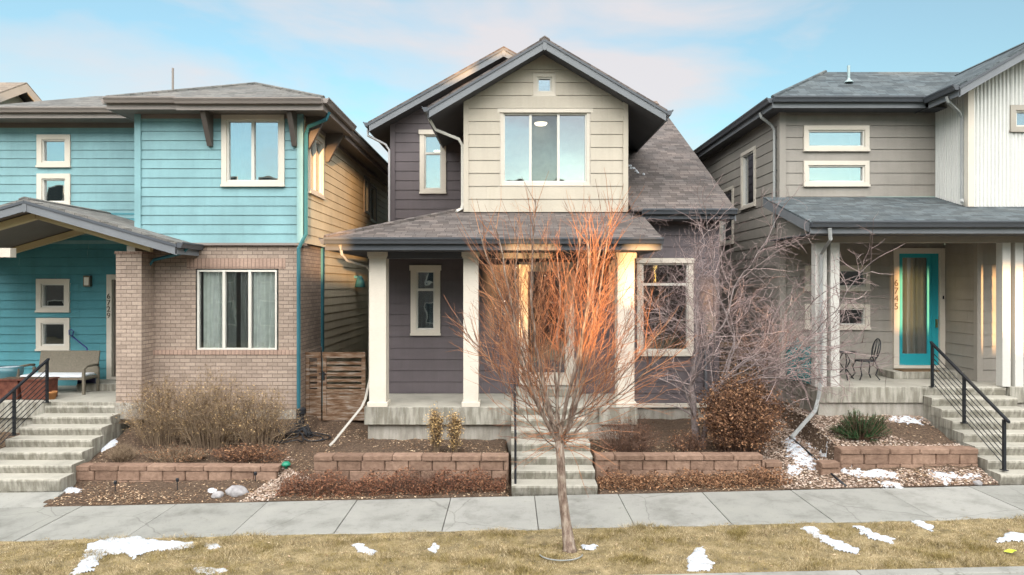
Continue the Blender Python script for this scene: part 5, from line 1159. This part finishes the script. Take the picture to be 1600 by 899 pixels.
# ================================================================== SNOW
def snow(label, outline, th=0.03, ragged=0.5, at=None, seed=1, name='snow_patch'):
    P = [hit(px, py)[:2] for px, py in outline] if at is None else at
    n = len(P); xs_ = [p[0] for p in P]; ys_ = [p[1] for p in P]; st_ = 0.016 if max(xs_)-min(xs_) < 2.2 else 0.02
    def sd(x, y):
        ins = False; dm = 9
        for i in range(n):
            ax, ay = P[i]; bx_, by = P[(i+1) % n]
            if (ay > y) != (by > y) and x < (bx_-ax)*(y-ay)/(by-ay)+ax: ins = not ins
            t = max(0, min(1, ((x-ax)*(bx_-ax)+(y-ay)*(by-ay))/max(1e-9, (bx_-ax)**2+(by-ay)**2))); dm = min(dm, math.hypot(x-ax-t*(bx_-ax), y-ay-t*(by-ay)))
        return dm if ins else -dm
    m = MB(); idx = {}; x0, y0 = min(xs_)-0.08, min(ys_)-0.08; nx_ = int((max(xs_)-x0+0.1)/st_); ny_ = int((max(ys_)-y0+0.1)/st_); H = {}
    for j in range(ny_+1):
        for i in range(nx_+1):
            x, y = x0+i*st_, y0+j*st_
            q = sd(x, y) + ragged*0.05*(math.sin(x*17+seed+2*math.sin(y*9))*math.sin(y*21+seed*2+1.5*math.sin(x*11))+0.35*math.sin(x*47+y*13+seed)*math.sin(y*41)+0.35*math.sin(x*97+seed)*math.sin(y*113+x*20)) 
            H[i, j] = q
    for (i, j), q in H.items():
        if q > -0.012:
            x, y = x0+i*st_, y0+j*st_; idx[i, j] = len(m.v)
            m.v.append((x, y, gz(x, y)+ (-0.012 if q <= 0.0 else th*0.9*(1-math.exp(-q*0.30/th))+0.012*math.sin(x*23+seed)*math.sin(y*29)*min(1, q*12)+0.005*math.sin(x*71)*math.sin(y*83)*min(1, q*20))))
    for (i, j) in list(idx):
        c = [(i, j), (i+1, j), (i+1, j+1), (i, j+1)]
        if all(k in idx for k in c): m.f.append(tuple(idx[k] for k in c))
    if not m.f: print('EMPTY SNOW', label); return
    o = m.build(name, SNOW, None, smooth=True, recalc=False); tag(o, label, 'snow', 'melting snow patches')
def ell(cx, cy, rx, ry, n=12, j=0.25, seed=0):
    r_ = random.Random(seed); return [(cx+rx*math.cos(2*math.pi*k/n)*(1+r_.uniform(-j, j)), cy+ry*math.sin(2*math.pi*k/n)*(1+r_.uniform(-j, j))) for k in range(n)]
snow('largest snow patch, on the lawn strip at the lower left', [(112,896),(128,872),(138,850),(172,841),(215,839),(262,846),(302,848),(303,857),(262,860),(228,862),(208,873),(192,864),(165,868),(152,880),(142,892),(118,899)], 0.045, 0.7)
snow('small snow blob right beside the largest lawn patch', ell(331,853,14,5,seed=1))
snow('thin snow streak at the bottom edge left of the lawn centre', ell(328,892,26,6,seed=2))
snow('bright snow lump on the lawn straight below the wooden gate', [(549,850),(566,849),(575,857),(589,862),(580,867),(560,862)], 0.05)
snow('tiny snow spot on the lawn left of the street tree', ell(679,856,7,6,seed=3))
snow('snow scraps at the foot of the street tree', ell(921,855,14,4,seed=4))
snow('tall snow patch on the lawn between the street tree and the rust bush', [(1073,891),(1074,872),(1086,856),(1098,854),(1104,868),(1115,880),(1108,892),(1090,893)], 0.05)
snow('long diagonal snow streak on the right part of the lawn', [(1253,824),(1275,822),(1284,834),(1312,846),(1347,860),(1344,868),(1318,862),(1290,850),(1268,838)], 0.04, 0.8)
snow('second diagonal snow streak, just right of the long one', [(1336,822),(1352,824),(1372,834),(1400,842),(1392,850),(1368,844),(1346,833)], 0.04, 0.8)
snow('narrow snow streak on the lawn near the sidewalk at the right', [(1421,814),(1436,813),(1462,824),(1455,829),(1438,824)], 0.03)
snow('snow patch at the right edge of the lawn', [(1556,846),(1575,830),(1600,835),(1610,845),(1580,846)], 0.04)
snow('snow along the edge of the far left steps', [(128,716),(140,704),(165,693),(184,690),(182,697),(160,706),(140,716)], 0.04)
snow('small snow scrap between the far left walkway and the curved wall', ell(110,766,16,5,seed=5), 0.03)
snow('little snow scrap next to the grey boulder', ell(332,767,8,4,seed=6), 0.04)
snow('speckled snow in the gravel left of the black edging', [(1222,690),(1240,684),(1262,705),(1280,728),(1268,738),(1240,724),(1226,705)], 0.02, 1.6)
snow('speckled snow in the gravel right of the black edging', [(1258,692),(1286,690),(1298,700),(1298,712),(1286,714),(1272,705)], 0.02, 1.5)
snow('snow blob by the sidewalk end of the black edging', ell(1240,736,14,9,seed=7), 0.04)
snow('broad snow patch in front of the stub wall', [(1300,736),(1360,729),(1395,736),(1413,746),(1395,750),(1355,748),(1320,742)], 0.04, 0.9)
snow('snow lump on the sidewalk edge below the broad patch', [(1370,752),(1390,751),(1413,758),(1408,763),(1380,761)], 0.04)
snow('snow patch at the foot of the right hand steps', [(1448,737),(1466,736),(1500,742),(1545,744),(1520,748),(1490,750),(1478,758),(1462,750)], 0.035, 0.9)
snow('line of snow lying behind the top of the right wall', None, 0.04, 0.4, at=[(6.5,13.02),(8.7,13.02),(8.75,13.14),(8.2,13.12),(7.4,13.10),(6.5,13.07)])
snow('snow strip in the bark below the grey porch', [(1385,652),(1410,650),(1440,654),(1465,662),(1440,664),(1400,660)], 0.03, 1.2)
m = MB()
for k in range(26):
    t = rnd.random(); xx = 2.92+0.55*t+rnd.gauss(0,0.04); yy = 19.2-1.4*t+rnd.gauss(0,0.1); zz = ze+sl*(yy-15.9)
    m.lathe((xx, yy, zz+0.012), [(0.03+0.05*rnd.random(), -0.03), (0.03, 0.02), (0.01, 0.03)], 7)
o = m.build('roof_snow', SNOW, M_, smooth=True)

# ================================================================== SMALL THINGS
# bench
WICK = m_noise('taupe_wicker', [(0.3, (0.09, 0.08, 0.06)), (0.7, (0.19, 0.165, 0.125))], 60, 3, 0.8, 0.5, 0.005)
bx0_, bx1_ = X(37,16.4), X(145,16.4); by = 16.1
H = thing('porch_bench', 'taupe wicker bench with a pale seat cushion on the blue house porch', 'bench', ((bx0_+bx1_)/2, by+0.3, ZL))
m = MB(); m.prism([(bx0_+0.16,by+0.55,ZL+0.42),(bx1_-0.05,by+0.55,ZL+0.42),(bx1_-0.05,by+0.66,ZL+0.98),(bx0_+0.16,by+0.66,ZL+0.98)], (0,0.04,0)); m.build('backrest', WICK, H, bevel=0.01)
m = MB(); m.box(bx0_+0.03, bx1_-0.03, by+0.03, by+0.58, ZL+0.34, ZL+0.40); m.build('seat', WICK, H, bevel=0.01)
m = MB(); m.box(bx0_+0.1, bx1_-0.1, by+0.02, by+0.55, ZL+0.401, ZL+0.46); m.build('cushion', m_flat('pale_cushion', (0.55,0.58,0.60), 0.9), H, bevel=0.02)
for xx in (bx0_+0.02, bx1_-0.08):
    for yy in (by, by+0.56): m = MB(); m.box(xx, xx+0.06, yy, yy+0.06, ZL, ZL+(0.62 if yy == by else 0.6)); m.build('leg', WICK, H, bevel=0.008)
    m = MB(); m.tube([(xx+0.03,by+0.02,ZL+0.60),(xx+0.03,by+0.15,ZL+0.655),(xx+0.03,by+0.45,ZL+0.66),(xx+0.03,by+0.6,ZL+0.64)], 0.03, 8); m.build('armrest', WICK, H, smooth=True)
# shovel
NAVY = m_flat('navy_plastic', (0.02, 0.03, 0.16), 0.35); H = thing('snow_shovel', 'dark blue snow shovel leaning on the porch wall beside the bench', 'shovel', (X(138,16.9), 16.9, ZL))
sx0, sx1 = X(112,17.5), X(139,16.9)
m = MB(); m.tube([(sx1,16.85,ZL+0.28),(sx1-0.06,17.0,ZL+0.7),(sx1-0.24,17.2,ZL+1.0),(sx0+0.02,17.48,ZL+1.28)], 0.017, 8); m.build('shaft', NAVY, H, smooth=True)
m = MB(); m.tube([(sx0+0.02,17.48,ZL+1.28),(sx0-0.06,17.49,ZL+1.32),(sx0-0.07,17.50,ZL+1.43),(sx0-0.01,17.5,ZL+1.45),(sx0+0.05,17.5,ZL+1.40),(sx0+0.03,17.48,ZL+1.29)], 0.013, 8); m.build('grip', NAVY, H, smooth=True)
m = MB()
for k in range(8):
    a = -0.22+0.055*k; c = lambda q: 0.10*(q/0.22)**2
    m.hexa([(sx1+a,16.80-c(a)*0.6,ZL),(sx1+a+0.055,16.80-c(a+0.055)*0.6,ZL),(sx1+a+0.055,16.82-c(a+0.055)*0.6,ZL),(sx1+a,16.82-c(a)*0.6,ZL),(sx1+a,16.92-c(a),ZL+0.36),(sx1+a+0.055,16.92-c(a+0.055),ZL+0.36),(sx1+a+0.055,16.94-c(a+0.055),ZL+0.36),(sx1+a,16.94-c(a),ZL+0.36)])
m.build('blade', m_flat('indigo_plastic', (0.03,0.025,0.09), 0.4), H)
# planters on the left porch
REDP = m_noise('mahogany_wood', [(0.3, (0.06,0.02,0.014)), (0.7, (0.15,0.055,0.035))], 8, 4, 0.6, 0.3, 0.005)
def planter(label, x0, x1, y):
    H = thing('planter_box', label, 'planter', ((x0+x1)/2, y+0.25, ZL), 'brown planter boxes on the left porch')
    m = MB(); m.prism([(x0+0.03,y+0.03,ZL+0.01),(x1-0.03,y+0.03,ZL+0.01),(x1,y,ZL+0.44),(x0,y,ZL+0.44)], (0,0.42,0)); m.build('body', REDP, H, bevel=0.01)
    m = MB(); m.box(x0-0.02,x1+0.02,y-0.02,y+0.44,ZL+0.44,ZL+0.47); m.build('rim', REDP, H); m = MB(); m.box(x0+0.04,x1-0.04,y+0.04,y+0.38,ZL+0.472,ZL+0.478); m.build('soil', MULCH, H)
planter('brown planter box at the very left, under the teal bowl', X(-2,15.4), X(30,15.4), 15.35)
planter('brown planter box between the teal bowl and the stair railing', X(33,15.4), X(74,15.4), 15.35)
H = thing('bowl_planter', 'low teal round bowl behind the brown planter boxes', 'planter', (X(18,16.3), 16.2, ZL)); m = MB(); m.lathe((X(18,16.3),16.2,ZL), [(0.16,0),(0.22,0.25),(0.30,0.52),(0.31,0.66),(0.28,0.66),(0.26,0.55)], 20); m.build('bowl', m_flat('teal_glaze', (0.05,0.13,0.15), 0.3), H, smooth=True); m = MB(); m.lathe((X(18,16.3),16.2,ZL+0.62), [(0.27,0),(0.27,0.015)], 16); m.build('snow_cap', SNOW, H)
H = thing('terracotta_pot', 'little orange pot beside the top post of the left stair railing', 'pot', (X(81,15.5), 15.5, ZL)); m = MB(); m.lathe((X(81,15.5),15.5,ZL), [(0.07,0),(0.10,0.14),(0.11,0.14),(0.11,0.18),(0.09,0.18),(0.085,0.12)], 14); m.build('pot', m_flat('terracotta', (0.38,0.17,0.06), 0.8), H, smooth=True)
# teal lamp on the side wall
H = thing('wall_light', 'teal cone shaped light on the blue house side wall above the gate', 'lamp', (-4.75, 21.2, 3.9)); m = MB(); m.lathe((-4.62,21.2,3.72), [(0.17,0),(0.12,0.22),(0.06,0.34),(0.03,0.36)], 12); m.build('shade', TEALT, H, smooth=True); m = MB(); m.box(-4.8,-4.6,21.15,21.25,4.0,4.08); m.build('bracket', TEALT, H)
# hose
H = thing('garden_hose', 'black hose dropped in loose coils by the drain pipe of the blue house', 'hose', (-4.5, 15.0, 0.55)); m = MB(); rg = random.Random(9); pts = []
for k in range(150):
    t = k/150; a = t*6.28*7; r_ = 0.20+0.09*math.sin(a*0.37)+0.05*math.sin(a*1.3); cx_ = -4.35-0.55*t+0.10*math.sin(a*0.21); cy = 14.85+0.25*math.sin(t*5); x = cx_+r_*1.3*math.cos(a); y = cy+r_*0.7*math.sin(a); pts.append((x, y, gz(x, y)+0.03+0.09*t*abs(math.sin(a*0.5+1))))
m.tube(pts, 0.014, 6); m.build('hose', BLACK, H, smooth=True); m = MB(); m.lathe((-4.62,15.25,gz(-4.62,15.25)), [(0.05,0),(0.05,0.3),(0.09,0.32),(0.09,0.42),(0.03,0.45)], 10); m.build('hose_holder', BLACK, H)
# path lights, sprinkler, stones
def path_light(label, px, py, hgt=0.2):
    x, y, z = hit(px, py); H = thing('path_light', label, 'garden light', (x, y, z), 'path lights in the left bed'); m = MB(); m.tube([(x,y,z-0.02),(x,y,z+hgt)], 0.009, 6); m.build('stake', BLACK, H); m = MB(); m.lathe((x,y,z+hgt-0.03), [(0.028,0),(0.032,0.05),(0.018,0.065)], 10); m.build('cap', BLACK, H)
path_light('small black path light by the walkway of the far left steps', 88, 772); path_light('small black path light below the left part of the curved wall', 180, 771); path_light('small black path light below the middle of the curved wall', 277, 767); path_light('small black path light below the right end of the curved wall', 399, 754, 0.17)
x, y, z = hit(447, 733); H = thing('sprinkler_head', 'round green garden fixture at the end of the curved wall', 'garden light', (x, y, z)); m = MB(); m.lathe((x,y,z), [(0.03,0),(0.03,0.05),(0.085,0.07),(0.09,0.10),(0.05,0.145),(0.01,0.15)], 14); m.build('dome', m_flat('green_plastic', (0.01,0.17,0.10), 0.4), H, smooth=True)
STONE = m_noise('grey_boulder', [(0.3, (0.17,0.16,0.16)), (0.7, (0.34,0.33,0.33))], 7, 6, 0.9, 0.6, 0.02)
def stone(label, px, py, a, b, c, seed):
    x, y, z = hit(px, py); bm = bmesh.new(); bmesh.ops.create_icosphere(bm, subdivisions=3, radius=1); rg = random.Random(seed); k1, k2, k3 = [rg.uniform(0, 6) for _ in range(3)]
    for v in bm.verts:
        f = 1+0.12*math.sin(v.co.x*3+k1)*math.sin(v.co.y*4+k2)+0.08*math.sin(v.co.z*6+k3+v.co.x*5); v.co = Vector((x+v.co.x*a*f, y+v.co.y*b*f, z+max(-0.4, v.co.z*f)*c+c*0.2))
    me = bpy.data.meshes.new('boulder'); bm.to_mesh(me); bm.free(); me.materials.append(STONE); me.polygons.foreach_set('use_smooth', [True]*len(me.polygons)); o = bpy.data.objects.new('boulder', me); COL.objects.link(o); tag(o, label, 'stone')
stone('larger grey stone on the bark below the right end of the curved wall', 371, 772, 0.20, 0.13, 0.13, 1); stone('smaller grey stone left of the larger one', 340, 776, 0.11, 0.08, 0.08, 2); stone('pale tan stone in the gravel near the right hand steps', 1528, 757, 0.08, 0.06, 0.06, 3)
# black edging pipe
m = MB(); P = [hit(1234,684), hit(1262,708), hit(1285,730), hit(1305,748), hit(1322,762)]; m.tube([(x, y, z+0.02) for x, y, z in P], 0.022, 8); tag(m.build('drain_pipe', BLACK, None, smooth=True), 'thin black edging pipe running down through the right gravel', 'pipe')
m = MB(); m.tube([(-0.02+0.75+0.30*math.cos(a), 9.55+0.24*math.sin(a), gs(0.8)+0.02) for a in [math.pi*(1.05+0.9*k/20) for k in range(21)]], 0.010, 6); tag(m.build('tree_ring', m_flat('grey_hose', (0.20,0.21,0.20), 0.6), None, smooth=True), 'pale curved edging strip in the grass in front of the street tree', 'edging')
m = MB(); x, y, z = hit(1578, 866); m.leaf((x, y, z+0.04), 0.16, random.Random(2), 0.8, 0.6); m.leaf((x+0.05, y, z+0.05), 0.12, random.Random(4), 0.8, 0.6); tag(m.build('litter_scrap', m_flat('lime_wrapper', (0.45,0.55,0.05), 0.5), None), 'crumpled yellow green wrapper on the lawn at the lower right', 'litter')
# doormat, barrels, table and chair on the grey porch
H = thing('doormat', 'brown doormat before the turquoise door', 'mat', (9.5, 15.95, ZR+0.165)); m = MB(); m.box(X(1410,15.9), X(1470,15.9), 15.88, 16.3, ZR+0.166, ZR+0.185); m.build('mat', m_noise('coir', [(0.3,(0.07,0.04,0.02)),(0.7,(0.16,0.10,0.05))], 60), H)
TG = m_flat('teal_barrel', (0.01, 0.18, 0.185), 0.35)
def barrel(label, x, y, h, r):
    H = thing('teal_barrel', label, 'barrel', (x, y, ZR), 'teal barrels at the porch corner'); m = MB(); m.lathe((x,y,ZR), [(r*0.85,0),(r,0.12),(r*1.04,h*0.5),(r,h*0.82),(r*0.8,h*0.95),(r*0.3,h*0.985)], 20); m.build('body', TG, H, smooth=True)
    for zz in (0.2, 0.5, 0.8): m = MB(); m.lathe((x,y,ZR+h*zz-0.015), [(r*1.0,0),(r*1.07,0.008),(r*1.07,0.022),(r*1.0,0.03)], 20); m.build('hoop', TG, H, smooth=True)
    m = MB(); m.lathe((x,y,ZR+h*0.985), [(r*0.34,0),(r*0.34,0.02),(r*0.1,0.05)], 14); m.build('lid', TG, H, smooth=True)
barrel('taller teal barrel further back at the grey porch corner', X(1243,15.7), 15.7, 0.92, 0.21); barrel('shorter teal barrel just behind the paired porch posts', X(1264,15.1), 15.1, 0.80, 0.18)
H = thing('iron_chair', 'ornate black iron chair on the grey porch', 'chair', (X(1352,15.8), 15.8, ZR)); cx_, cy = X(1352,15.8), 15.8
for sx, sy in ((-1,-1),(1,-1),(-1,1),(1,1)):
    m = MB(); m.tube([(cx_+sx*0.15,cy+sy*0.14,ZR+0.42),(cx_+sx*0.20,cy+sy*0.18,ZR+0.28),(cx_+sx*0.16,cy+sy*0.15,ZR+0.12),(cx_+sx*0.23,cy+sy*0.2,ZR+0.01)], 0.014, 6); m.build('leg', BLACK, H, smooth=True)
m = MB(); m.lathe((cx_,cy,ZR+0.42), [(0.22,0),(0.23,0.015),(0.21,0.03)], 18); m.build('seat', BLACK, H, smooth=True)
m = MB(); bxc = cx_+0.2
oval = [(bxc+0.10*(0.5+0.5*math.sin(t)), cy+0.17*math.cos(t), ZR+0.70+0.24*math.sin(t)) for t in [k*2*math.pi/20 for k in range(21)]]; m.tube(oval, 0.013, 6)
for k in range(5):
    yy = cy-0.11+0.055*k; hh = 0.24*math.sqrt(max(0, 1-((yy-cy)/0.17)**2)); m.tube([(bxc+0.05-0.05*hh/0.24,yy,ZR+0.70-hh),(bxc+0.05,yy+0.015*(-1)**k,ZR+0.70),(bxc+0.05+0.05*hh/0.24,yy,ZR+0.70+hh)], 0.008, 5)
for s_ in (-1, 1): m.tube([(cx_+0.16,cy+s_*0.12,ZR+0.43),(bxc+0.0,cy+s_*0.1,ZR+0.52)], 0.012, 6)
m.build('backrest', BLACK, H, smooth=True)
H = thing('iron_table', 'small black iron table half hidden behind the paired porch posts', 'table', (X(1322,15.7), 15.7, ZR)); cx_, cy = X(1322,15.7), 15.75
m = MB(); m.lathe((cx_,cy,ZR+0.62), [(0.25,0),(0.26,0.015),(0.25,0.03)], 20); m.build('tabletop', BLACK, H, smooth=True)
for k in range(3):
    a = k*2.094+0.3; m = MB(); m.tube([(cx_+0.05*math.cos(a),cy+0.05*math.sin(a),ZR+0.62),(cx_+0.14*math.cos(a),cy+0.14*math.sin(a),ZR+0.42),(cx_+0.03*math.cos(a),cy+0.03*math.sin(a),ZR+0.25),(cx_+0.24*math.cos(a),cy+0.24*math.sin(a),ZR+0.01)], 0.014, 6); m.build('leg', BLACK, H, smooth=True)
# lamps glowing behind upstairs panes
GL = m_emit('lamp_glow', (1.0, 0.84, 0.58), 1.0)
def ceil(label, x, y, z, r):
    H = thing('ceiling_lamp', label, 'lamp', (x, y, z)); m = MB(); m.lathe((x,y,z), [(r*0.3,-0.06),(r*0.8,-0.045),(r,-0.01),(r,0.0)], 18); m.build('lamp_shade', GL, H, smooth=True); m = MB(); m.lathe((x,y,z+0.001), [(r*1.05,0),(r*1.05,0.02)], 18); m.build('rim', WHITE, H)
ceil('glowing dome ceiling lamp behind the middle pane of the gable window', X(845,17.1), 17.1, Z(194,17.1)+0.02, 0.16)
ceil('glowing ceiling lamp behind the narrow upper window', X(684,20.1), 20.1, Z(236,20.1), 0.13)
